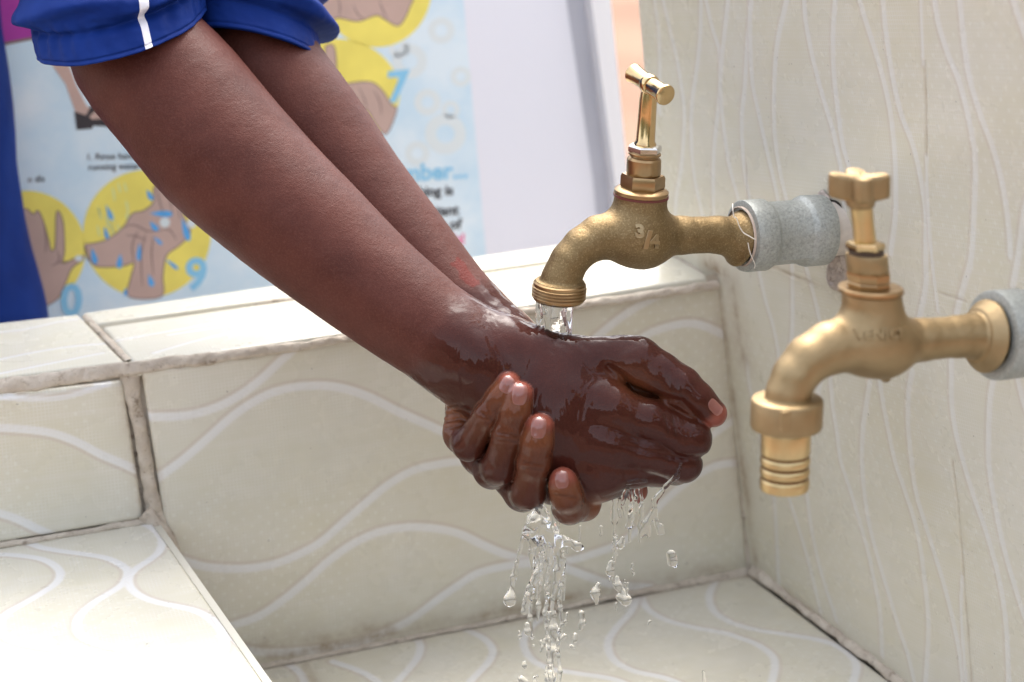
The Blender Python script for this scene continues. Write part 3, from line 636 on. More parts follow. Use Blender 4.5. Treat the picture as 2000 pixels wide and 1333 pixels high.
# shoulder ring with red gasket
def ringpart(name, fr, parent, m, rows, sides=None, seg=56, rot=0.):
    """rows: (px,py,r)"""
    V = []; n = sides or seg; zs = []
    for px_, py_, r_ in rows:
        x, z = fr.loc(px_, py_); zs.append((x, z))
        for i in range(n):
            a = 2*math.pi*i/n+rot; V.append((x+r_*math.cos(a), r_*math.sin(a), z))
    Fc = []
    for j in range(len(rows)-1):
        for i in range(n): i2 = (i+1) % n; Fc.append((j*n+i, j*n+i2, (j+1)*n+i2, (j+1)*n+i))
    Fc.append(tuple(range(n))[::-1]); Fc.append(tuple((len(rows)-1)*n+i for i in range(n)))
    return place(name, (np.array(V), Fc), fr, m, parent)
MARK = brass_mat('raised_brass', (.34, .25, .14), (.42, .32, .19), .35, .5, False)
RED = simple('red_gasket', (.13, .025, .02), .5)
DARK = simple('dark_rubber', (.05, .03, .02), .4)
SILV = brass_mat('nickel_plated', (.62, .60, .55), (.75, .74, .7), .15, .3, False)
ringpart('gasket', f1_, tapA, RED, [(1252, 385, 50), (1252, 384, 54), (1252, 380, 54), (1252, 379, 50)])
ringpart('shoulder_ring', f1_, tapA, OLDB, [(1252, 379, 50), (1252, 378.5, 53), (1253, 372, 53), (1253, 369, 49), (1253, 366, 40)])
ringpart('hex_bonnet', f1_, tapA, OLDB, [(1254, 369, 34), (1254, 368, 41), (1255, 364, 43.5), (1256, 346, 43.5), (1256, 341, 41), (1256, 340, 34)], sides=6, rot=.42)
ringpart('bonnet_barrel', f1_, tapA, OLDB, [(1256, 342, 31), (1257, 338, 33.5), (1258, 312, 33.5), (1258.5, 309, 31.5), (1258.5, 306, 28), (1259, 304, 28), (1259, 302, 32), (1259, 299, 32), (1259, 297, 28)])
ringpart('packing_nut', f1_, tapA, SILV, [(1259, 299, 26), (1259, 298, 31), (1259.5, 295, 33.5), (1260, 287, 33.5), (1260, 284, 31), (1260, 282, 22)], sides=6, rot=.2)
ringpart('spindle', f1_, tapA, POL, [(1260, 286, 22), (1260, 281, 22), (1260.5, 275, 18.5), (1264, 225, 17.5), (1266, 195, 17), (1267, 180, 15)])
# T handle
h0 = np.array(f1_.p(1236, 143, 0, -48)[:3]); h1 = np.array(f1_.p(1301, 187, 0, 66)[:3]); Lh = np.linalg.norm(h1-h0); Mh = axisM(h1-h0, h0)
mid = Lh*.5
prof = [(14, 0), (18.2, .6), (19.5, 3), (18.2, 9), (16.6, mid*.45), (16, mid-18), (16, mid-9), (18.5, mid-8), (19.6, mid-5), (19.6, mid+5), (18.5, mid+8), (16, mid+9), (16.2, mid+22), (18, Lh-12), (20.5, Lh-4), (20.5, Lh-2.5), (19.8, Lh-.6), (18.5, Lh), (1, Lh+.3)]
place('tee_handle', lathe(prof, 64), f1_, POL, tapA, Mh)
# threaded outlet
x0, z0 = f1_.loc(1093, 556); prof = [(30, 6), (47, 6), (51, 3), (51.5, 0)]
for i in range(4): zq = -3-i*6.2; prof += [(50.5, zq), (53, zq-1.7), (53, zq-2.8), (49.6, zq-4.4)]
prof += [(50, -29), (47, -32.5), (40, -33), (39, -20), (38, 0)]
Mo = np.eye(4); Mo[:3, 3] = (x0, 0, z0)
place('outlet_thread', lathe(prof, 72, close=False), f1_, OLDB, tapA, Mo)
_, Mc, Lc = coupling(f1_, tapA, 1449, 1606, 462, 449, 72.5, 64)
a_ = np.array(f1_.p(1446, 464, 1)[:3]); M2 = axisM(Mc[:3, 2], Mc[:3, 3])
place('sealing_tape', lathe([(58.5, -5), (60, -3.5), (60, 0.5), (58, 1)], 60, close=False), f1_, simple('thread_sealant', (.50, .40, .33), .7, var=.2), tapA, M2)
place('pipe_sleeve', lathe([(50, Lc-3), (55, Lc-1), (55, Lc+44), (48, Lc+44)], 60, close=False), f1_, simple('white_pipe', (.58, .52, .46), .6, var=.15, vs=80), tapA, M2)
# loose thread strands
def strand(pts, fr, parent, r=1.1):
    cu = [np.array(q) for q in pts]; V = []; Fc = []; C = smoothpoly(np.array(cu), 5); n = len(C); T = np.gradient(C, axis=0)
    for i in range(n):
        M_ = axisM(T[i], C[i])
        for j in range(6): a = j*math.pi/3; V.append(C[i]+M_[:3, 0]*r*math.cos(a)+M_[:3, 1]*r*math.sin(a))
    for i in range(n-1):
        for j in range(6): Fc.append((i*6+j, i*6+(j+1) % 6, (i+1)*6+(j+1) % 6, (i+1)*6+j))
    return place('loose_thread', (np.array(V), Fc), fr, simple('white_thread', (.75, .70, .62), .8), parent)
zk = 5.128; g7 = lambda x, y, d: f1_.p(1380+x/zk, 340+y/zk, 0, d)[:3]
strand([g7(262, 300, 40), g7(262, 350, 55), g7(275, 430, 62), g7(300, 445, 63), g7(330, 530, 65), g7(370, 590, 67), g7(420, 620, 75), g7(490, 660, 76)], f1_, tapA)
strand([g7(415, 690, 60), g7(425, 750, 62), g7(440, 800, 62), g7(470, 870, 60), g7(485, 915, 58), g7(478, 945, 55)], f1_, tapA)
sweep_text('3', 34, 1237, 466, .1, f1_, fA, tapA, MARK, depth=3.6, bold=.045)
sweep_text('/', 44, 1254, 486, .1, f1_, fA, tapA, MARK, depth=3.6, bold=.045)
sweep_text('4', 32, 1265, 485, .1, f1_, fA, tapA, MARK, depth=3.6, bold=.045)

# broken hole in the wall round the first pipe
hole = [(1606, 380), (1612, 374), (1622, 388), (1636, 392), (1645, 402), (1650, 425), (1655, 448), (1652, 468), (1647, 490), (1650, 505), (1656, 540), (1646, 562), (1634, 566), (1622, 558), (1618, 540), (1613, 520), (1610, 500), (1603, 470), (1600, 430), (1603, 395)]
ctr = P_wall(1630, 455, .0)
def blob(name, outline, m, parent, h, lump, res=26, seed=0, sunk=False):
    pts = smoothpoly(outline+[outline[0]], 5)[:-1]; n = len(pts); cx = pts.mean(0); V = []; Fc = []
    for j in range(res+1):
        t = j/res
        for q in pts:
            pp = cx+(q-cx)*t; b_ = P_wall(pp[0], pp[1], 0); hh = h*(1-t**2.2)
            V.append(b_+nW*(hh+.0006))
    V = np.array(V); d = fbm(V, .004, seed)*lump+fbm(V, .0015, (seed+1) % 3)*lump*.5; k_ = np.repeat(1-np.linspace(0, 1, res+1)**4, n)
    V = V+nW*(np.abs(d)*k_)[:, None]
    for j in range(res):
        for i in range(n): i2 = (i+1) % n; Fc.append((j*n+i, j*n+i2, (j+1)*n+i2, (j+1)*n+i))
    o = meshobj(name, V, np.array(Fc), m, parent, True, dict(mould=np.zeros(len(V)))); return fixn(o)
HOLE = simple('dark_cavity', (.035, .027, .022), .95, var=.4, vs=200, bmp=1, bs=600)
MORT2 = mortar_mat('crumbled_mortar', (.34, .28, .24), (.62, .54, .48))
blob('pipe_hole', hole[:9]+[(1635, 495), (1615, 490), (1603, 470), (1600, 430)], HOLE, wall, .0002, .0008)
blob('broken_mortar', [(1628, 492), (1640, 480), (1652, 500), (1657, 540), (1648, 562), (1635, 567), (1622, 560), (1616, 545), (1618, 520)], MORT2, wall, .0012, .0035, seed=1)
blob('broken_mortar', [(1601, 380), (1607, 370), (1616, 378), (1624, 388), (1612, 393), (1602, 390)], MORT2, wall, .0018, .003, seed=2)

# ---- second tap
tapB = empty('water_tap', 'closed brass tap nearest the camera with lobed handle and ribbed hose tail, marked VENICE', 'tap', group='brass taps on the tiled wall')
f2_ = Frame((1712, 668), .915, (1, -.085, .43), (-.10, -1, -.33))
p = f2_.p
bodyB = dict(
 spout=[p(1670, 668, 55), p(1620, 680, 50), p(1580, 702, 45), p(1552, 735, 42), p(1539, 768, 41), p(1538, 785, 42)],
 pipe=[p(1720, 668, 50), p(1800, 664, 42), p(1868, 658, 41), p(1900, 656, 46), p(1918, 657, 70), p(1928, 657, 74)],
 neck=[p(1702, 574, 57), p(1705, 615, 60), p(1712, 655, 62)], bulb=[p(1700, 672, 60), p(1725, 682, 56)], nip=p(1730, 737, 11))
fB = tapsdf(bodyB)
V, Q = sdfmesh(fB, (-290, -100, -180), (290, 100, 150), 3.6, margin=20)
meshobj('tap_body', f2_.world(V), Q, CAST2, tapB)
ringpart('shoulder_ring', f2_, tapB, OLDB, [(1702, 574, 58), (1701, 569, 64), (1701, 563, 64), (1701, 560, 61), (1701, 559, 40)])
ringpart('hex_bonnet', f2_, tapB, OLDB, [(1698, 561, 40), (1698, 559, 43), (1697, 552, 43), (1697, 548, 40), (1697, 547, 43), (1696, 535, 45), (1695.5, 530, 44), (1695, 529, 36)], sides=8, rot=.2)
ringpart('bonnet_barrel', f2_, tapB, CAST2, [(1695, 532, 38), (1695, 528, 40.5), (1693, 500, 40.5), (1692, 496, 38.5)])
ringpart('dark_groove', f2_, tapB, DARK, [(1692, 498, 35), (1691.5, 488, 35)])
ringpart('packing_nut', f2_, tapB, POL, [(1691, 489, 30), (1691, 487, 36), (1690.5, 484, 38), (1690, 476, 38), (1690, 473, 35), (1690, 471, 28)], sides=6, rot=.5)
ringpart('spindle', f2_, tapB, HOSE, [(1690, 474, 22), (1689, 466, 22), (1686, 440, 21), (1682, 405, 22), (1681, 398, 24), (1680, 385, 24)])
# lobed handle
Vh = []; Fh = []; n = 96; rows = [(0., 392, .55), (0, 389, .78), (0, 385, .96), (0, 380, 1.0), (0, 352, 1.0), (0, 346, .97), (0, 343, .88), (0, 345, .5), (0, 346, .1)]
for _, yy, kf in rows:
    x, z = f2_.loc(1678, yy)
    for i in range(n):
        a = 2*math.pi*i/n; lob = abs(math.cos(2*(a-.35)))**1.6; r_ = (30+30*lob)*kf; dz = (-4 if yy > 370 else 5)*lob*(-1 if yy > 370 else 1)
        Vh.append((x+r_*math.cos(a), r_*math.sin(a), z+(dz if yy < 370 else 0)))
for j in range(len(rows)-1):
    for i in range(n): i2 = (i+1) % n; Fh.append((j*n+i, j*n+i2, (j+1)*n+i2, (j+1)*n+i))
Fh.append(tuple(range(n))[::-1]); Fh.append(tuple((len(rows)-1)*n+i for i in range(n)))
place('lobed_handle', (np.array(Vh), Fh), f2_, CAST2, tapB)
ringpart('handle_hub', f2_, tapB, CAST2, [(1680, 408, 19), (1680, 402, 27), (1680, 388, 30), (1680, 380, 30)])
x0, z0 = f2_.loc(1537, 790)
def at_(z): M_ = np.eye(4); M_[:3, :3] = axisM(np.array([-.04, 0, 1]), (0, 0, 0))[:3, :3]; M_[:3, 3] = (x0, 0, z0); return M_
place('hose_nut', lathe([(38, 14), (62, 14), (68, 11), (70, 7), (70, -42), (68, -47), (62, -49), (45, -50)], 64), f2_, CAST2, tapB, at_(0))
lv, lf = lathe([(1, 0), (1, 1)], 4); 
bxv = np.array([(-10, -6, -30), (10, -6, -30), (10, 4, -30), (-10, 4, -30), (-9, -6, 9), (9, -6, 9), (9, 4, 9), (-9, 4, 9)], float)+np.array([-40, 62, 0])
place('nut_lug', (bxv, [(0, 1, 2, 3), (4, 5, 6, 7), (0, 1, 5, 4), (1, 2, 6, 5), (2, 3, 7, 6), (3, 0, 4, 7)]), f2_, CAST2, tapB, at_(0), smooth=False)
pr = [(44, -48), (47, -52), (48.5, -58), (48.5, -96), (47.5, -99)]
for i in range(3): zq = -100-i*22; pr += [(44.5, zq-1), (44, zq-4), (46.5, zq-6), (48.5, zq-9), (48.8, zq-17), (48, zq-20)]
pr += [(48.5, -168), (47, -173), (41, -175), (38, -150), (38, -60)]
place('hose_tail', lathe(pr, 64, close=False), f2_, HOSE, tapB, at_(0))
for zq in (-102.5, -124.5, -146.5):
    place('tail_groove', lathe([(43, zq-4), (46.2, zq-2.5), (46.6, zq), (46.2, zq+2.5), (43, zq+4)], 56), f2_, simple('tarnished_groove', (.16, .085, .03), .45, metal=.6), tapB, at_(0))
_, Mc2, Lc2 = coupling(f2_, tapB, 1936, 2140, 655, 640, 91, 81)
sweep_text('VENICE', 28, 1662, 664, -.03, f2_, fB, tapB, CAST2, depth=5.5, width=.98, bold=.03)
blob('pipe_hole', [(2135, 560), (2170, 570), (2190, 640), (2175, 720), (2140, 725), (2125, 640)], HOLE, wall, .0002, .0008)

# ================================================================== PERSON
print('TT', '======== PERSON', round(time.time()-T0,1))
person = empty('person', 'person in blue tracksuit with rolled sleeves leaning over the basin, washing cupped wet hands', 'person')
near_arm = [(90, -210, 330, 105), (190, -60, 258, 108), (240, 30, 232, 118), (272, 105, 216, 136), (350, 195, 186, 143), (430, 290, 158, 143), (520, 378, 130, 134), (617, 464, 100, 124), (730, 560, 65, 110), (830, 637, 36, 100), (900, 683, 20, 90), (945, 705, 12, 82)]
palmA = [[(905, 672, 22, 72), (985, 672, 12, 50), (1040, 690, 4, 50)], [(905, 700, 18, 78), (945, 735, 15, 62)],
 [(1000, 690, 2, 52), (1110, 706, -2, 48), (1222, 698, -4, 42)],
 [(960, 705, 8, 66), (1080, 752, -12, 60), (1195, 795, -22, 46)], [(960, 730, 10, 66), (1080, 810, -10, 60), (1190, 866, -24, 44)],
 [(950, 745, 18, 62), (1075, 855, 0, 56), (1175, 925, -6, 42)], [(935, 750, 28, 58), (1060, 890, 14, 50), (1140, 950, 12, 38)]]
bulkA = [((1245, 765, 52), (75, 55, 34)), ((1085, 820, 34), (115, 105, 50)), ((1130, 760, 20), (90, 70, 48))]
thumbA = [(1215, 702, -6, 46), (1245, 706, -10, 47), (1288, 731, -14, 42), (1328, 758, -18, 41), (1362, 783, -20, 33), (1394, 808, -20, 27)]
fingA = [[(1180, 795, -20, 44), (1270, 822, -24, 41), (1348, 858, -12, 41), (1345, 868, 30, 34), (1300, 880, 80, 30), (1235, 890, 95, 27)],
         [(1175, 866, -18, 43), (1265, 885, -12, 38), (1334, 906, 6, 36), (1320, 915, 50, 31), (1265, 920, 90, 28)],
         [(1165, 920, -4, 41), (1240, 917, 8, 36), (1290, 918, 28, 32), (1275, 925, 70, 28)],
         [(1130, 950, 14, 36), (1190, 942, 26, 31), (1225, 935, 50, 27), (1243, 960, 62, 23)]]
far_arm = [(330, -330, 520, 95), (450, -60, 425, 98), (492, 60, 385, 108), (512, 140, 366, 122), (600, 248, 335, 114), (690, 362, 298, 103), (800, 493, 240, 92), (880, 582, 195, 82), (945, 640, 160, 74), (985, 685, 138, 70)]
palmB = [[(985, 685, 138, 68), (960, 790, 112, 55), (915, 830, 95, 42)], [(990, 700, 135, 66), (975, 830, 105, 55), (950, 890, 80, 42)],
 [(1000, 710, 132, 64), (1015, 850, 105, 55), (1010, 930, 76, 42)], [(1020, 720, 132, 60), (1070, 860, 105, 52), (1080, 950, 72, 38)]]
fingB = [[(905, 800, 72, 36), (903, 850, 42, 33), (916, 868, 4, 32), (952, 812, -52, 27), (976, 778, -68, 25), (993, 751, -76, 23)],
         [(945, 890, 70, 38), (962, 918, 34, 36), (974, 914, -8, 34), (993, 850, -56, 31), (1005, 805, -74, 29), (1014, 771, -82, 27)],
         [(1000, 935, 66, 38), (1022, 962, 32, 37), (1032, 962, -6, 35), (1042, 905, -56, 32), (1048, 865, -72, 30), (1053, 836, -80, 27)],
         [(1150, 955, 60, 34), (1140, 985, 30, 32), (1112, 990, -8, 34), (1106, 970, -42, 31), (1101, 950, -56, 28), (1099, 938, -62, 25)]]
webB = [(900, 800, 44, 27), (905, 845, 50, 34), (930, 885, 60, 34)]
knA = [(1200, 800, -36, 24)]
CREASE = [([(1218, 868), (1262, 882), (1322, 893), (1395, 890)], 3.2, 5), ([(1188, 716), (1213, 733), (1238, 760), (1290, 775), (1330, 783), (1362, 812)], 6, 6.5),
 ([(1298, 812), (1306, 850)], 1.2, 3.5), ([(1313, 815), (1321, 852)], 1.2, 3.5), ([(1306, 738), (1316, 770)], 1., 3.5), ([(1322, 742), (1330, 772)], 1., 3.5),
 ([(868, 800), (896, 793), (918, 803)], 2.2, 3), ([(868, 812), (896, 806), (914, 814)], 2.2, 3), ([(870, 824), (898, 819), (908, 824)], 2.2, 3), ([(872, 838), (904, 831)], 2, 3),
 ([(975, 845), (1010, 852)], 1.4, 3), ([(972, 858), (1008, 864)], 1.2, 3), ([(1024, 902), (1060, 908)], 1.4, 3), ([(1022, 914), (1060, 919)], 1.2, 3), ([(938, 806), (966, 824)], 1.4, 3), ([(1085, 966), (1124, 972)], 1.4, 3)]
def d2(P, pl):
    b_ = np.full(len(P), 1e9); pl = np.array(pl, float)
    lo = pl.min(0)-25; hi = pl.max(0)+25; m = ((P[:, :2] > lo) & (P[:, :2] < hi)).all(1)
    if not m.any(): return b_
    Q = P[m, :2]; bb = b_[m]
    for a, b in zip(pl[:-1], pl[1:]):
        ab = b-a; t = np.clip(((Q-a)@ab)/(ab@ab), 0, 1); bb = np.minimum(bb, np.sqrt(((Q-(a+t[:, None]*ab))**2).sum(1)))
    b_[m] = bb; return b_
def dens(pts, n=3): return [tuple(q) for q in smoothpoly(pts, n)]
near_d = dens(near_arm); far_d = dens(far_arm)
def body_sdf(P):
    d = chain(P, near_d, .6)
    pa_ = None
    for c_ in palmA: e = chain(P, c_, 20); pa_ = e if pa_ is None else smin(pa_, e, 34)
    for c_, r_ in bulkA: pa_ = smin(pa_, ellips(P, c_, r_), 24)
    for k_ in knA: pa_ = smin(pa_, np.sqrt(((P-np.array(k_[:3]))**2).sum(1))-k_[3], 22)
    d = smin(d, pa_, 50)
    fs = None
    for c_ in fingA: e = chain(P, c_, 12); fs = e if fs is None else smin(fs, e, 4)
    d = smin(d, fs, 26)
    t_ = chain(P, thumbA, 14); d = smin(d, t_, 9)
    b_ = chain(P, far_d, .6); pb = None
    for c_ in palmB: e = chain(P, c_, 20); pb = e if pb is None else smin(pb, e, 26)
    b_ = smin(b_, pb, 40); b_ = smin(b_, chain(P, webB, 14), 22)
    fs = None
    for c_ in fingB: e = chain(P, c_, 10); fs = e if fs is None else smin(fs, e, 3)
    b_ = smin(b_, fs, 12)
    d = smin(d, b_, 3)
    m_ = P[:, 2] < 75
    if m_.any():
        for seg_, A_, sg in CREASE: d = d+A_*np.exp(-(d2(P, seg_)/sg)**2)*m_
    return d+noise(P, 90, 1)*.8+noise(P, 19, 2)*.22
def bsdf(P):
    P = np.asarray(P, float); return body_sdf(P)
t1 = time.time()
V, Q = sdfmesh(bsdf, (-60, -240, -130), (1450, 1045, 560), 3.4, margin=5, refine=1)
print('body', len(V), time.time()-t1)
BV = V
def gauss(c, r): return np.exp(-(((V-np.array(c[:3]))**2).sum(1))/(r*r))
def seg_w(a, b, r0_, r1_):
    d = rcone(V, a[:3], b[:3], 1, 1); return 1-sstep(d, r0_, r1_)
pink = np.zeros(len(V)); palm = np.zeros(len(V)); wet = np.zeros(len(V)); crease = np.zeros(len(V))
for f_ in fingB:
    a, b = np.array(f_[-2][:3]), np.array(f_[-1][:3]); ax = nrm(b-a); t = (V-b)@ax; near = np.sqrt(((V-b)**2).sum(1))
    own = 1-sstep(chain(V, f_, 10), 1.0, 4.0)
    pink = np.maximum(pink, sstep(t, -12, 16)*(1-sstep(near, 34, 50))*own*.9)
    palm = np.maximum(palm, (.22*sstep(-near, -190, -80)+.3*sstep(t, -60, 0)*(1-sstep(near, 45, 80)))*own)
a, b = np.array(thumbA[-2][:3]), np.array(thumbA[-1][:3]); t = (V-b)@nrm(b-a); near = np.sqrt(((V-b)**2).sum(1)); pink = np.maximum(pink, sstep(t-(V[:, 1]-b[1])*-.35, -8, 14)*(1-sstep(near, 34, 50))*(1-sstep(chain(V, thumbA, 10), 1.5, 4.5)))
pink = np.maximum(pink, (1-sstep(np.sqrt(((V-np.array([1245, 966, 60]))**2).sum(1)), 24, 38))*.85)
palm = np.maximum(palm, gauss((1235, 752, 0), 45)*.9); palm = np.maximum(palm, gauss((1300, 775, 5), 38)*.7); palm = np.maximum(palm, gauss((1345, 800, 5), 38)*.5)
palm = np.maximum(palm, gauss((885, 815, 40), 42)*.85); palm = np.maximum(palm, gauss((1155, 990, 20), 34)*.7)
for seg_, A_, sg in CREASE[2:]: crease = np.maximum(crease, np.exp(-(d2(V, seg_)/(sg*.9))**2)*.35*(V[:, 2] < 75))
red = sstep(V[:, 2], 60, 90)*(1-sstep(d2(V, [(892, 516), (925, 552)])+noise(V, 9)*5, 6, 10))  # red reflection on the far wrist, painted into the skin colour
along = V[:, 0]*.62+V[:, 1]*.78      # down the arm
wet = sstep(along+noise(V, 45, 2)*26, 1000, 1085)
farm = sstep(V[:, 2]-(60+(1000-V[:, 0])*.12), 0, 40)*sstep(V[:, 0], 850, 900)*sstep(V[:, 1]-noise(V, 30)*10, 552, 580); wet = np.maximum(wet, farm)
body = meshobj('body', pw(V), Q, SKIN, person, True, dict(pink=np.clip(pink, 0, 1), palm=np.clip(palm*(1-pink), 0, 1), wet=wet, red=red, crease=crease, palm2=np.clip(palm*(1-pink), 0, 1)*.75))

# nails projected on the skin
def nail(c, along_, nrmv_, ln, wd, lift=.8):
    c = np.array(c, float); t = nrm(along_); n_ = nrm(nrmv_); n_ = nrm(n_-t*(n_@t)); s_ = np.cross(t, n_); nu, nv = 15, 17; P = []; tipw = []
    for j in range(nv):
        for i in range(nu):
            a = -1+2*i/(nu-1); b_ = -1+2*j/(nv-1); w_ = math.sqrt(max(0, 1-abs(b_)**3.2)) if b_ < 0 else math.sqrt(max(0, 1-abs(b_)**4.5)); P.append(c+s_*a*w_*wd/2+t*b_*ln/2); tipw.append(max(0, min(1, (b_-.62)*8)))
    P = np.array(P)+n_*40
    for _ in range(40): P = P-n_*bsdf(P)[:, None]*.8
    a_ = np.tile(np.linspace(-1, 1, nu), nv); b_ = np.repeat(np.linspace(-1, 1, nv), nu)
    ed = np.maximum(np.abs(a_), np.abs(b_)); lf = lift*(1-sstep(ed, .80, 1.0)*1.9); lf = np.where((b_ > .9), lift*.9, lf); P = P+n_*lf[:, None]
    i = (np.arange(nv-1)[:, None]*nu+np.arange(nu-1)[None]).ravel(); Qn = np.stack([i, i+1, i+nu+1, i+nu], 1)
    o = meshobj('fingernail', pw(P), Qn, NAIL, person, True, dict(tip=np.array(tipw))); return fixn(o)
nail((1015, 771, -100), (.12, -1, -.12), (.05, -.25, -1), 44, 32)
nail((1052, 836, -100), (.08, -1, -.1), (0, -.3, -1), 44, 33)
nail((1097, 938, -85), (-.1, -1, -.1), (-.1, -.3, -1), 36, 29)
nail((990, 752, -95), (.55, -1, -.1), (.45, -.35, -1), 36, 26)
nail((1396, 797, -42), (.78, .55, -.05), (.28, -.75, -1), 34, 25, .5)

# ---- clothes
def sleeve(name, ring_c, a, b, axis, L_, rad, wr, parent, m, flip=1, nt_=300, nl=120, inner=True):
    """tube of cloth from a cuff ring; rad(t) scale; wr(t,theta,P) displacement in px"""
    a = np.array(a, float); b = np.array(b, float); axc = smoothpoly(np.array(axis, float), 10); seg = np.r_[0, np.cumsum(np.linalg.norm(np.diff(axc, axis=0), axis=1))]
    ts = np.linspace(0, 1, nl)**1.25*L_; th2 = np.linspace(0, 2*math.pi, nt_, endpoint=False)
    V = []
    for t in ts:
        c = np.array([np.interp(t, seg, axc[:, i]) for i in range(3)]); k_ = rad(t)
        dirv = np.cos(th2)[:, None]*a+np.sin(th2)[:, None]*b; ln = np.linalg.norm(dirv, axis=1)[:, None]; P = c+dirv*k_
        P = P+dirv/ln*wr(t, th2, P)[:, None]; V.append(P)
    V = np.stack(V)
    # rolled-in hem
    c0 = axc[0]; ins = []
    for q, dz in ((.985, -2.5), (.95, -3.5), (.91, 0), (.88, 10), (.86, 40)):
        ins.append(c0+(V[0]-c0)*q+nrm(axc[5]-axc[0])*dz)
    V = np.concatenate([np.stack(ins[::-1]), V]) ; nr = V.shape[0]
    i = np.arange(nr-1)[:, None]*nt_+np.arange(nt_)[None]; j = np.arange(nr-1)[:, None]*nt_+((np.arange(nt_)+1) % nt_)[None]
    Q = np.stack([i.ravel(), j.ravel(), (j+nt_).ravel(), (i+nt_).ravel()], 1)
    return meshobj(name, pw(V.reshape(-1, 3)), Q, m, parent, True), V
def sl_rad(t): return 1.0+.12*sstep(t, 58, 90)-.05*math.exp(-((t-62)/9)**2)
def sl_wr(t, th2, P):
    g_ = np.cos(th2*26+np.sin(th2*3)*2)*3.0*math.exp(-((t-50)/38)**2)
    g_ += np.cos(th2*9+1)*2.0*math.exp(-((t-20)/40)**2)
    f_ = np.sin(t/17+np.sin(th2*2+.6)*2.2+th2*1.0)*14*sstep(t, 60, 88)+np.sin(t/8.5+np.sin(th2*3)*2.5)*2.2*sstep(t, 70, 100)
    return g_+f_+fbm(P, 60, 1)*4*sstep(t, 0, 80)+fbm(P, 20, 0)*1.8-3*math.exp(-((t-7)/2.2)**2)
near_s, VN = sleeve('near_sleeve', None, (166, -40, 10), (-16, 54, -188), [(236, 62, 196), (222, 0, 216), (190, -130, 265), (110, -330, 330), (-20, -560, 430)], 640, sl_rad, sl_wr, person, BLUE, nl=170, nt_=360)
def strip(name, V, i0, i1, j0, j1, m, parent, lift=1.6, w=None):
    """a strip hugging the sleeve grid, columns i0..i1, rows j0..j1"""
    nr, nc = V.shape[:2]; cols = np.arange(i0, i1+1) % nc; sub = V[j0:j1][:, cols]; c = V[j0:j1].mean(1, keepdims=True)
    n_ = sub-c; n_ /= np.linalg.norm(n_, axis=2, keepdims=True); prof = np.sin(np.linspace(0, math.pi, len(cols)))**.5
    P = sub+n_*(lift*prof[None, :, None]*2-.6); a_, b_ = P.shape[:2]; i = (np.arange(a_-1)[:, None]*b_+np.arange(b_-1)[None]).ravel(); Q = np.stack([i, i+1, i+b_+1, i+b_], 1)
    return fixn(meshobj(name, pw(P.reshape(-1, 3)), Q, m, near_s, True))
# find the column whose hem point lies near (278,66)
hem = VN[5]; col = int(np.argmin(np.hypot(hem[:, 0]-282, hem[:, 1]-72)+(hem[:, 2] > 200)*1e3))
strip('white_stripe', VN, col-3, col+3, 5, 90, WHITE, near_s)
def fr_rad(t): return 1.0+.02*sstep(t, 40, 60)+.22*sstep(t, 56, 76)
def fr_wr(t, th2, P):
    f_ = np.sin(t/13+np.cos(th2*2+.3)*1.2)*13*sstep(t, 56, 70)+np.sin(t/6+np.sin(th2*3)*2)*1.6*sstep(t, 60, 85)
    return f_+fbm(P, 50, 2)*2.5+fbm(P, 18, 0)*1.3-2.5*math.exp(-((t-8)/2.2)**2)+np.exp(-((t-56)/4)**2)*-3
far_s, VF_ = sleeve('far_sleeve', None, (136, 26, 10), (-14, -40, -165), [(500, 98, 372), (486, 40, 392), (470, -20, 420), (430, -160, 470), (380, -380, 540), (300, -620, 600)], 640, fr_rad, fr_wr, person, BLUE, nl=170, nt_=320)

# jacket body and trousers (mostly outside the frame)
def jk(P):
    d = chain(P, [(-330, -260, 900, 300), (-330, -700, 900, 420), (-300, -1150, 850, 420)], 80)
    d = smin(d, rcone(P, (-20, -560, 430), (-250, -1150, 700), 190, 210), 60); d = smin(d, rcone(P, (300, -620, 600), (0, -1150, 900), 180, 220), 60)
    d = smax(d, -(P[:, 1]*-1+40-.38*P[:, 0]*1.0), 8) if False else smax(d, P[:, 1]+.40*P[:, 0]-28, 10)
    return d+fbm(P, 110, 1)*9
V, Q = sdfmesh(jk, (-900, -1500, 150), (600, 260, 1500), 18, margin=60)
meshobj('jacket', pw(V), Q, NAVY, person)
def tr(P):
    d = chain(P, [(-330, -200, 1180, 330), (-250, 200, 1180, 262), (-170, 640, 1200, 250), (-40, 1300, 1300, 230), (100, 2600, 1400, 200)], 60)
    d = smin(d, chain(P, [(-500, -100, 1250, 330), (-650, 700, 1300, 260), (-600, 2600, 1500, 200)], 60), 30)
    cr = np.abs(P[:, 0]-(P[:, 1]*.26-40+262)-0)
    return d+fbm(P*np.array([1, .35, 1]), 90, 2)*7
V, Q = sdfmesh(tr, (-1100, -420, 700), (500, 2800, 1800), 18, margin=60)
meshobj('trousers', pw(V), Q, BLUE, person)
# piping down the trouser edge
pts = [(-6, 170, 1130), (30, 300, 1120), (62, 440, 1120), (88, 560, 1120), (104, 650, 1120), (140, 900, 1150)]
P_ = smoothpoly(np.array(pts, float), 10); Vp = []; Fp = []
for i, q in enumerate(P_):
    M_ = axisM(np.gradient(P_, axis=0)[i], q)
    for j in range(8): a = j*math.pi/4; Vp.append(q+M_[:3, 0]*5*math.cos(a)+M_[:3, 1]*5*math.sin(a))
for i in range(len(P_)-1):
    for j in range(8): Fp.append((i*8+j, i*8+(j+1) % 8, (i+1)*8+(j+1) % 8, (i+1)*8+j))
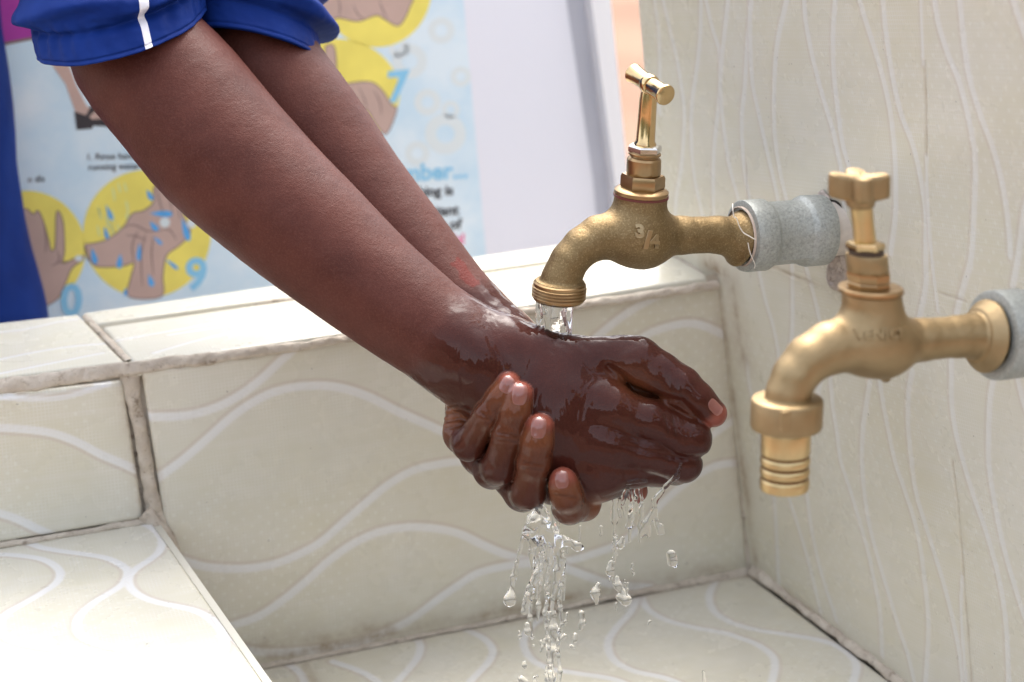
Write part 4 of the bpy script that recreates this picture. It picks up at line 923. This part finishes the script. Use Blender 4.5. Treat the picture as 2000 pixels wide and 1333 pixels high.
# ================================================================== WATER
print('TT', '======== WATER', round(time.time()-T0,1))
def stream_sdf(P):
    cx = 1084+(P[:, 1]-590)*.03; d = None; u = P[:, 1]
    cols_ = [(-30, -10, 7, 0), (-17, -28, 9, 1.), (-2, -34, 9, 2.2), (14, -30, 9, .4), (27, -16, 7, 1.7), (30, 4, 6, 3), (-26, 12, 8, 2), (0, 0, 22, 0), (12, 16, 12, 1)]
    for dx, dw, r_, ph in cols_:
        w_ = 1-.12*sstep(u, 590, 660); x = P[:, 0]-(cx+dx*w_+np.sin(u/26.+ph*2)*2.0); z = P[:, 2]-(-1+dw*w_+np.cos(u/24.+ph)*2)
        e = np.hypot(x, z)-(r_*(1+.07*np.sin(u/14.+ph*3))); d = e if d is None else smin(d, e, 5)
    d = np.maximum(d, 574-u); d = np.maximum(d, u-668-6*np.sin(P[:, 0]/7))
    return d+noise(P*np.array([1, .35, 1]), 6, 0)*.8
V, Q = sdfmesh(stream_sdf, (1020, 566, -70), (1150, 690, 70), 2.2, margin=14, refine=1)
o = meshobj('water_stream', pw(V), Q, WATER, None); o['label'] = 'clear twisting stream of water pouring from the running tap on to the wrist'; o['category'] = 'water'
# falling splash
z5 = lambda x, y: (940+x/3.574, 960+y/3.574)
W0 = 0.
def dr(pts, w_=0): return [(*z5(x, y), w_+dw, r_) for x, y, dw, r_ in pts]
spl = [dr([(400, 110, -20, 7), (370, 200, -20, 13), (330, 280, -18, 12), (300, 330, -15, 5)]), dr([(420, 120, -10, 9), (440, 220, -8, 13), (470, 320, -8, 10), (520, 350, -10, 6)]), dr([(370, 250, 0, 10), (400, 330, -5, 14), (440, 350, 0, 5)]), dr([(360, 190, 10, 12), (410, 260, 14, 18), (470, 300, 10, 14), (500, 380, 0, 9), (480, 460, 0, 7)]), dr([(340, 300, 5, 11), (370, 370, 0, 7), (350, 410, 0, 5)]), dr([(520, 290, -15, 8), (545, 360, -10, 9), (600, 360, 0, 6)]),
 dr([(290, 340, -15, 3.5), (265, 420, -15, 3), (250, 500, -15, 3.5), (225, 600, -15, 6), (212, 680, -15, 3), (200, 760, -15, 13)]),
 dr([(440, 400, 0, 7), (420, 480, 0, 5), (395, 580, 0, 9), (345, 680, 0, 8), (335, 730, 0, 9), (310, 790, 0, 6), (300, 840, 0, 7)]),
 dr([(500, 330, 0, 9), (470, 440, 0, 6), (475, 540, 0, 5), (465, 650, 5, 5), (465, 740, 5, 4)]), dr([(520, 400, 0, 7), (560, 480, 0, 8), (540, 560, 0, 9), (520, 650, 0, 5), (500, 740, 0, 4), (500, 860, 0, 6), (505, 960, 0, 9), (500, 1040, 0, 5), (505, 1110, 0, 8), (480, 1180, 0, 5), (480, 1300, 0, 10), (470, 1480, 0, 8)]),
 dr([(560, 320, -5, 6), (610, 350, -5, 6), (670, 385, -5, 9), (700, 395, -5, 5)]), dr([(320, 930, 0, 5), (325, 980, 0, 6), (355, 1020, 0, 4)]), dr([(540, 1050, 0, 4), (580, 1010, 0, 5)]), dr([(655, 1000, 0, 4), (655, 1040, 0, 4.5)]), dr([(700, 850, 0, 6), (705, 920, 0, 6), (690, 960, 0, 3)]),
 dr([(280, 1310, 0, 7), (310, 1330, 0, 6)]), dr([(580, 600, 0, 3), (575, 760, 0, 2.2)]),
 dr([(950, 20, 20, 6), (925, 110, 20, 5), (930, 190, 20, 8)]), dr([(1085, 0, 10, 4), (1070, 90, 10, 3.5), (1045, 190, 10, 6), (1020, 250, 10, 4)]), dr([(1130, 90, 10, 2.5), (1120, 180, 10, 2.5), (1095, 240, 10, 3)]),
 dr([(1270, 0, -10, 4), (1215, 60, -5, 5), (1210, 130, 0, 4), (1225, 220, 0, 4.5), (1240, 290, 0, 4)]), dr([(1210, 130, 0, 4), (1150, 230, 0, 7), (1120, 300, 0, 6)]), dr([(1165, 260, 0, 6), (1170, 310, 0, 4)]), dr([(1255, 240, 0, 4), (1270, 290, 0, 3)]),
 dr([(985, 330, 10, 4), (970, 375, 10, 8)]), dr([(940, 310, 10, 3), (930, 460, 10, 2.2)]), dr([(905, 500, 10, 5), (898, 560, 10, 9)]), dr([(945, 600, 10, 3.5), (955, 660, 10, 7), (990, 710, 10, 6), (1010, 760, 10, 10), (965, 740, 10, 7)]), dr([(815, 650, 0, 5), (795, 710, 0, 9), (805, 780, 0, 3)]), dr([(940, 780, 5, 2), (940, 830, 5, 1.5)]),
 dr([(1325, 440, 10, 9), (1335, 490, 10, 9), (1355, 520, 10, 4)]), dr([(1550, 1260, 0, 3), (1560, 1340, 0, 4)]),
 # threads clinging to the fingertips
 [(1100, 935, -10, 3), (1128, 985, 0, 4)], [(1388, 835, -25, 4), (1392, 850, -25, 6), (1389, 868, -20, 6), (1385, 880, -15, 2.5)], [(1330, 905, -32, 3), (1322, 930, -30, 5), (1300, 950, -15, 4), (1276, 978, -8, 3)], [(1230, 940, -16, 4), (1222, 965, -8, 5), (1216, 985, 0, 3)], [(1240, 940, 0, 4), (1247, 975, 20, 4), (1243, 1000, 20, 3)],
 [(1205, 945, -20, 5), (1245, 938, -22, 6), (1262, 940, -20, 4)]]
_r = random.Random(11)
for k_ in range(6):
    x_ = 1044+k_*9+_r.uniform(-3, 3); y_ = 985+_r.uniform(0, 20); d_ = _r.uniform(-28, 28); c_ = []; end = _r.uniform(1120, 1400) if k_ not in (3, 5) else 1400
    while y_ < end:
        c_.append((x_, y_, d_, max(1.5, _r.uniform(2., 5.2)*(1.15 if y_ < 1090 else .8)))); y_ += _r.uniform(14, 34); x_ += _r.uniform(-5, 5)-(1060-x_)*-.03*0; d_ += _r.uniform(-5, 5)
    spl.append(c_)
for k_ in range(4):
    x_ = 1200+k_*16+_r.uniform(-4, 4); y_ = 945+_r.uniform(0, 20); d_ = _r.uniform(-10, 30); c_ = []; end = _r.uniform(1010, 1080)
    while y_ < end:
        c_.append((x_, y_, d_, _r.uniform(1.8, 4.5))); y_ += _r.uniform(12, 26); x_ += _r.uniform(-5, 5)
    spl.append(c_)
for _ in range(48):
    q = _r.random()
    if q < .62: x_ = _r.gauss(1066, 24); y_ = _r.uniform(1000, 1330)
    elif q < .92: x_ = _r.gauss(1215, 24); y_ = _r.uniform(965, 1180)
    else: x_ = _r.uniform(1000, 1330); y_ = _r.uniform(1050, 1320)
    l_ = _r.uniform(0, 16)*(1 if _r.random() < .5 else 2.2); r_ = _r.uniform(1.3, 3.6); d_ = _r.uniform(-40, 40)
    spl.append([(x_, y_, d_, r_), (x_+_r.uniform(-3, 3), y_+l_*.6+1, d_, r_*_r.uniform(.4, 1)), (x_+_r.uniform(-4, 4), y_+l_+2, d_, r_*_r.uniform(.3, 1.2))])
bbs = [(np.array([q[:3] for q in c_]).min(0)-30, np.array([q[:3] for q in c_]).max(0)+30) for c_ in spl]
def spl_sdf(P):
    d = np.full(len(P), 30.)
    for c_, (l_, h_) in zip(spl, bbs):
        m_ = ((P > l_) & (P < h_)).all(1)
        if m_.any(): d[m_] = smin(d[m_], chain(P[m_], c_, 4)-.3, 5)
    return d+noise(P*np.array([1, .5, 1]), 9, 1)*.6
V, Q = sdfmesh(spl_sdf, (960, 890, -62), (1420, 1380, 70), 1.9, margin=10, refine=1)
o = meshobj('falling_water', pw(V), Q, WATER2, None); o['label'] = 'clear splashing water and drops falling from under the cupped hands'; o['category'] = 'water'; o['kind'] = 'stuff'

# ================================================================== POSTER BOARD
print('TT', '======== POSTER BOARD', round(time.time()-T0,1))
yq = P_top(300, 600)[1]+.16
nB = nrm(np.array([.05, -1, .02])); qB = np.array([0, yq, 0])
def P_b(x, y, off=0): return onplane(x, y, nB, qB+nB*off*.22)
board = empty('poster_board', 'white board behind the basin with a pale blue hand-washing poster of yellow circles', 'poster board')
def flat(name, pts, off, m, parent=board):
    V = [P_b(x, y, off) for x, y in pts]; return fixn(fromfaces(name, V, [tuple(range(len(V)))], m, parent))
def circ(cx, cy, rx, ry=None, n=48): ry = ry or rx; return [(cx+rx*math.cos(2*math.pi*i/n), cy+ry*math.sin(2*math.pi*i/n)) for i in range(n)]
WB = simple('white_board', (.82, .84, .93), .5)
gq = [(-700, -400), (1140, -400), (1213, 350), (1262, 850), (-700, 1100)]
fr_ = [P_b(x, y, 0) for x, y in gq]; bk = [q-nB*.02 for q in fr_]; n = 5
fixn(fromfaces('board_panel', fr_+bk, [tuple(range(n)), tuple(range(n, 2*n))]+[(i, (i+1) % n, n+(i+1) % n, n+i) for i in range(n)], WB, board))
flat('frame_groove', [(1066, -400), (1100, -400), (1140, 0), (1186, 350), (1240, 850), (1206, 850), (1158, 350), (1106, 0)], .0008, simple('grey_frame', (.50, .52, .60), .5, var=.1, vs=8))
hx = [P_b(x, y, .0005) for x, y in [(1100, -400), (1142, -400), (1178, 0), (1213, 350), (1264, 850), (1240, 850), (1186, 350), (1140, 0)]]; hb = [q+nB*.012 for q in hx]; n = 8
fixn(fromfaces('board_frame', hx+hb, [tuple(range(n)), tuple(range(n, 2*n))]+[(i, (i+1) % n, n+(i+1) % n, n+i) for i in range(n)], simple('white_frame', (.86, .87, .9), .4), board))
def pblue():
    m, nt, b = mat('poster_blue'); c = mix(nt, ramp(nt, tex(nt, 22, 4), .4, .62), (.62, .80, .93), (.76, .88, .96)); L(nt, c, b.inputs['Base Color']); b.inputs['Roughness'].default_value = .5; return m
flat('poster_sheet', [(-700, -400), (875, -400), (905, 0), (950, 505), (985, 850), (-700, 1100)], .0012, pblue())
YEL = simple('printed_yellow', (.90, .78, .16), .5, var=.08, vs=30); PSK = simple('printed_skin', (.56, .40, .35), .5, var=.06, vs=30); OUTL = simple('printed_outline', (.22, .15, .15), .5)
CRM = simple('printed_cream', (.74, .82, .85), .5); BL2 = simple('printed_light_blue', (.27, .62, .88), .5); BL3 = simple('printed_blue', (.10, .42, .85), .5); BL4 = simple('printed_pale_streak', (.72, .78, .38), .5); BLK = simple('printed_black', (.05, .05, .06), .5); MAG = simple('printed_magenta', (.40, .035, .36), .5); PNK = simple('printed_pink', (.85, .15, .35), .5); SHOE = simple('printed_shoe', (.035, .03, .04), .5)
# pale flower rings
for cx, cy, r_ in [(800, 120, 34), (862, 60, 26), (870, 262, 40), (835, 200, 26), (900, 150, 20), (780, 95, 20), (815, 300, 24), (880, 215, 18), (790, 45, 18)]:
    o1, o2 = circ(cx, cy, r_, n=36), circ(cx, cy, r_*.45, n=36); V = [P_b(*q, .0016) for q in o1+o2]; fromfaces('printed_flower', V, [(i, (i+1) % 36, 36+(i+1) % 36, 36+i) for i in range(36)], CRM, board)
for nm, c_ in (('a', circ(287, 457, 125)), ('b', circ(52, 488, 115)), ('c', circ(655, 182, 126, 106)), ('d', circ(735, -22, 108, 115))):
    flat('yellow_circle', c_, .0018, YEL)
flat('printed_skirt', [(-80, -120), (95, -150), (92, 60), (74, 70), (-80, 100)], .0022, MAG)
flat('printed_edge', [(-80, 100), (74, 70), (92, 60), (92, 66), (74, 76), (-80, 107)], .0023, OUTL)
def outlined(name, pts, off, m, wd=2.2):
    flat(name, pts, off, m); n = len(pts); V = []; Fc = []
    c = np.array(pts, float)
    t = np.roll(c, -1, 0)-np.roll(c, 1, 0); t /= np.linalg.norm(t, axis=1, keepdims=True)+1e-9; nn = np.stack([t[:, 1], -t[:, 0]], 1)
    for q, m_ in zip(c, nn): V.append(P_b(*(q+m_*wd*.5), off+.0003)); V.append(P_b(*(q-m_*wd*.5), off+.0003))
    for i in range(n): j = (i+1) % n; Fc.append((2*i, 2*j, 2*j+1, 2*i+1))
    fromfaces('printed_line', V, Fc, OUTL, board)
sm = lambda p_: [tuple(q) for q in smoothpoly(p_+[p_[0]], 4)[:-1]]
flat('printed_leg', [(78, 75), (112, 75), (128, 112), (150, 170), (168, 205), (196, 232), (158, 240), (146, 215), (128, 165), (98, 122)], .0024, PSK)
flat('printed_shoe', [(145, 218), (168, 226), (178, 206), (192, 206), (196, 220), (216, 236), (216, 248), (182, 246), (180, 252), (150, 254)], .0028, SHOE)
flat('printed_foot', [(174, 228), (186, 218), (200, 232), (180, 234)], .0032, PSK)
outlined('printed_hand', sm([(165, 478), (205, 470), (240, 445), (258, 418), (280, 412), (300, 395), (300, 370), (312, 352), (330, 350), (352, 380), (358, 420), (372, 455), (350, 480), (325, 500), (318, 540), (315, 580), (252, 580), (255, 545), (262, 515), (240, 520), (200, 522), (180, 515)]), .0024, PSK)
outlined('printed_hand', sm([(66, 420), (74, 412), (84, 430), (95, 470), (100, 490), (108, 480), (110, 420), (116, 415), (124, 440), (126, 490), (122, 515), (140, 508), (160, 500), (162, 508), (140, 525), (125, 560), (105, 590), (40, 600), (40, 420)]), .0024, PSK)
outlined('printed_hand', sm([(670, 165), (720, 160), (745, 175), (765, 205), (775, 215), (755, 262), (735, 245), (715, 215), (680, 215)]), .0024, PSK)
outlined('printed_hand', sm([(636, 90), (650, 88), (656, 110), (655, 155), (636, 160)]), .0025, PSK)
outlined('printed_hand', sm([(600, -40), (660, -60), (740, -60), (805, -20), (800, 15), (780, 50), (755, 40), (735, 30), (700, 42), (660, 35), (640, 45), (600, 40)]), .0024, PSK)
def stroke(pts, wd, m, off=.0029):
    c = smoothpoly(np.array(pts, float), 4); t = np.gradient(c, axis=0); t /= np.linalg.norm(t, axis=1, keepdims=True)+1e-9; nn = np.stack([t[:, 1], -t[:, 0]], 1); V = []; n = len(c)
    for i, (q, m_) in enumerate(zip(c, nn)): w_ = wd*(.35+.65*math.sin(math.pi*i/(n-1))); V.append(P_b(*(q+m_*w_*.5), off)); V.append(P_b(*(q-m_*w_*.5), off))
    fromfaces('printed_line', V, [(2*i, 2*i+2, 2*i+3, 2*i+1) for i in range(n-1)], m, board)
for q in [[(262, 515), (258, 480), (270, 450)], [(278, 560), (276, 500), (285, 455)], [(300, 540), (296, 495), (300, 462)], [(240, 445), (262, 440), (290, 452), (318, 450)], [(245, 460), (268, 462), (285, 470)], [(305, 360), (312, 395), (322, 425)], [(322, 352), (330, 385), (338, 420)], [(338, 362), (346, 395), (352, 430)], [(345, 470), (332, 450), (318, 448)], [(86, 440), (90, 470), (88, 495)], [(112, 490), (116, 505), (110, 512)], [(100, 520), (120, 512), (135, 512)], [(165, 478), (168, 500), (180, 515)], [(700, 170), (712, 195), (716, 214)], [(730, 176), (742, 200), (745, 225)], [(690, 10), (700, 30), (712, 38)], [(740, 0), (748, 20), (756, 38)], [(660, -10), (664, 15), (662, 34)]]: stroke(q, 2.4, OUTL)
for _ in range(15):
    x_ = random.uniform(185, 290); y_ = random.uniform(350, 455)
    if (x_-287)**2+(y_-457)**2 < 115**2 and not (x_ > 235 and y_ > 425): stroke([(x_, y_), (x_+3, y_+12), (x_+5, y_+random.uniform(18, 34))], 4, BL4, .0021)
def drop(x, y, l_, w_, ang):
    pts = []
    for i in range(20):
        a = 2*math.pi*i/20; r_ = w_*math.sin(a)*math.sin(a/2)**1.4; pts.append((r_, -math.cos(a)*l_/2))
    c_, s_ = math.cos(ang), math.sin(ang); flat('printed_drop', [(x+a*c_-b*s_, y+a*s_+b*c_) for a, b in pts], .0029, BL3)
for a in [(292, 381, 24, 7, -.5), (314, 418, 46, 9, 1.6-3.14), (213, 415, 34, 6, -.4), (207, 455, 26, 6, -.3), (300, 442, 26, 8, -.7), (362, 448, 48, 9, -.3), (183, 500, 34, 8, -.25), (234, 510, 30, 8, .1), (272, 492, 36, 7, .05), (294, 548, 26, 8, -.3), (308, 470, 24, 5, -.8), (335, 516, 34, 5, -.9), (245, 570, 16, 5, 0)]: drop(*a)
flat('printed_bubble', circ(322, 435, 10), .0031, CRM); flat('printed_bubble', circ(374, 437, 9), .0031, CRM); flat('printed_nail', circ(154, 505, 8, 6), .0031, CRM)
def ptext(body, x0, y0, size, m, slope=-.06, w=1., bold=.01, off=.003, name='printed_text', sh=.0):
    cu = bpy.data.curves.new(name, 'FONT'); cu.body = body; cu.offset = bold; cu.resolution_u = 3
    to = bpy.data.objects.new(name, cu); COL.objects.link(to); bpy.context.view_layer.update()
    me = bpy.data.meshes.new_from_object(to.evaluated_get(bpy.context.evaluated_depsgraph_get())); bpy.data.objects.remove(to)
    V = [P_b(x0+(v.co.x*w+v.co.y*sh)*size, y0-v.co.y*size+v.co.x*w*size*slope, off) for v in me.vertices]
    return fixn(fromfaces(name, V, [tuple(p.vertices) for p in me.polygons], m, board))
ptext('9', 362, 566, 86, BL2, bold=.03, name='printed_numeral'); ptext('0', 118, 617, 86, BL2, bold=.03, name='printed_numeral'); ptext('7', 756, 200, 84, BL2, bold=.03, name='printed_numeral', slope=-.1)
ptext('Remember...', 678, 361, 46, BL2, bold=.03)
ptext('hand washing is', 716, 389, 27, BLK, bold=.035, slope=-.05); ptext('important', 783, 424, 28, BLK, bold=.035, slope=-.04); ptext('way of', 826, 450, 28, BLK, bold=.035, slope=-.04)
ptext('life!', 868, 478, 28, PNK, bold=.035, slope=-.04)
ptext('1. Rinse hands', 168, 313, 18, BLK, bold=.01, slope=-.03); ptext('running water', 172, 333, 18, BLK, bold=.01, slope=-.03); ptext('n dis', 54, 357, 18, BLK, bold=.01)

# ================================================================== GROUND
print('TT', '======== GROUND', round(time.time()-T0,1))
def ground():
    m, nt, b = mat('red_brown_earth'); c = mix(nt, ramp(nt, tex(nt, 3, 5, .6), .3, .7), (.22, .12, .075), (.29, .17, .11)); c = mix(nt, math_(nt, 'MULTIPLY', ramp(nt, tex(nt, 1.1, 3), .45, .6), .5), c, (.36, .20, .13)); L(nt, c, b.inputs['Base Color']); b.inputs['Roughness'].default_value = .95
    L(nt, bump(nt, tex(nt, 25, 5), .6, .02), b.inputs['Normal'])
    g = fromfaces('ground', [(-150, -150, 0), (150, -150, 0), (150, 150, 0), (-150, 150, 0)], [(0, 1, 2, 3)], m); g['kind'] = 'structure'
ground()
def added_sky_blocker():  # added unseen ridge behind the camera; blocks low sky, darkens skin reflections
    m, nt, b = mat('sky_blocker_green'); L(nt, mix(nt, ramp(nt, tex(nt, .6, 5), .35, .65), (.015, .022, .01), (.05, .06, .028)), b.inputs['Base Color']); b.inputs['Roughness'].default_value = 1
    n = 90; nr = 14; a = np.linspace(R(105), R(290), n); V = []
    for j in range(nr):
        t = j/(nr-1); rr = 13+t*16
        for x in a:
            hh = (7.0+2*math.sin(x*3)+1.2*math.sin(x*9+1)+.8*math.sin(x*23))*min(1, (x-a[0])/.4, (a[-1]-x)/.4)
            V.append((math.sin(x)*rr, math.cos(x)*rr, -.1+hh*math.sin(min(1, t*1.5)*math.pi/2)*(1 if t < .7 else 1-(t-.7)*.6)))
    V = np.array(V); V[:, 2] += fbm(V, 1.6)*.5*(V[:, 2] > .5)
    i = (np.arange(nr-1)[:, None]*n+np.arange(n-1)[None]).ravel(); o = fixn(meshobj('added_sky_blocker', V, np.stack([i, i+1, i+n+1, i+n], 1), m)); o['kind'] = 'structure'
added_sky_blocker()
BSLAB = simple('bounce_slab_grey', (.22, .22, .21), .9, var=.15, vs=6, bmp=.3)
pv = fromfaces('added_bounce_slab', [(-1.8, -1.6, .012), (2.4, -1.6, .012), (2.4, 2.3, .012), (-1.8, 2.3, .012)], [(0, 1, 2, 3)], BSLAB); pv['kind'] = 'structure'  # added out-of-view slab that greys the light bounced off the red earth

# ================================================================== LIGHT, CAMERA
print('TT', '======== LIGHT, CAMERA', round(time.time()-T0,1))
w = bpy.data.worlds.new('World'); scene.world = w; w.use_nodes = True; nt = w.node_tree
sky = nt.nodes.new('ShaderNodeTexSky'); sky.sky_type = 'NISHITA'; sky.sun_disc = False
SE, SR = R(60), R(34)
sky.sun_elevation = SE; sky.sun_rotation = SR; sky.air_density = 1.0; sky.dust_density = 4.0; sky.ozone_density = .6
hs = nt.nodes.new('ShaderNodeHueSaturation'); hs.inputs['Saturation'].default_value = .36; nt.links.new(sky.outputs[0], hs.inputs['Color'])
bg = nt.nodes['Background']; nt.links.new(hs.outputs[0], bg.inputs[0]); bg.inputs[1].default_value = .15
sl = bpy.data.lights.new('sun', 'SUN'); sl.energy = .5; sl.angle = R(38); sl.color = (1, .94, .85)
so = bpy.data.objects.new('sun', sl); COL.objects.link(so)
# sky sun_rotation is clockwise from +Y
sdir = Vector((math.sin(SR)*math.cos(SE), math.cos(SR)*math.cos(SE), math.sin(SE)))
so.rotation_euler = sdir.to_track_quat('Z', 'Y').to_euler()
cd = bpy.data.cameras.new('camera'); cd.sensor_width = 36; cd.lens = F/2000*36; cd.clip_start = .05; cd.clip_end = 500
co = bpy.data.objects.new('camera', cd); COL.objects.link(co); M = Matrix((rt, up, -fw)).transposed().to_4x4(); M.translation = Vector(CAM); co.matrix_world = M; scene.camera = co
cd.dof.use_dof = True; cd.dof.focus_distance = 1.085; cd.dof.aperture_fstop = 7.1; cd.dof.aperture_blades = 8
scene.view_settings.view_transform = 'Standard'; scene.view_settings.look = 'None'; scene.view_settings.gamma = 1; scene.view_settings.exposure = 1.88
scene.render.engine = 'CYCLES'; cy = scene.cycles; cy.use_denoising = True; cy.max_bounces = 16; cy.transmission_bounces = 14; cy.transparent_max_bounces = 8; cy.caustics_refractive = True; cy.sample_clamp_indirect = 6; cy.blur_glossy = .5
print('script time', time.time()-T0)
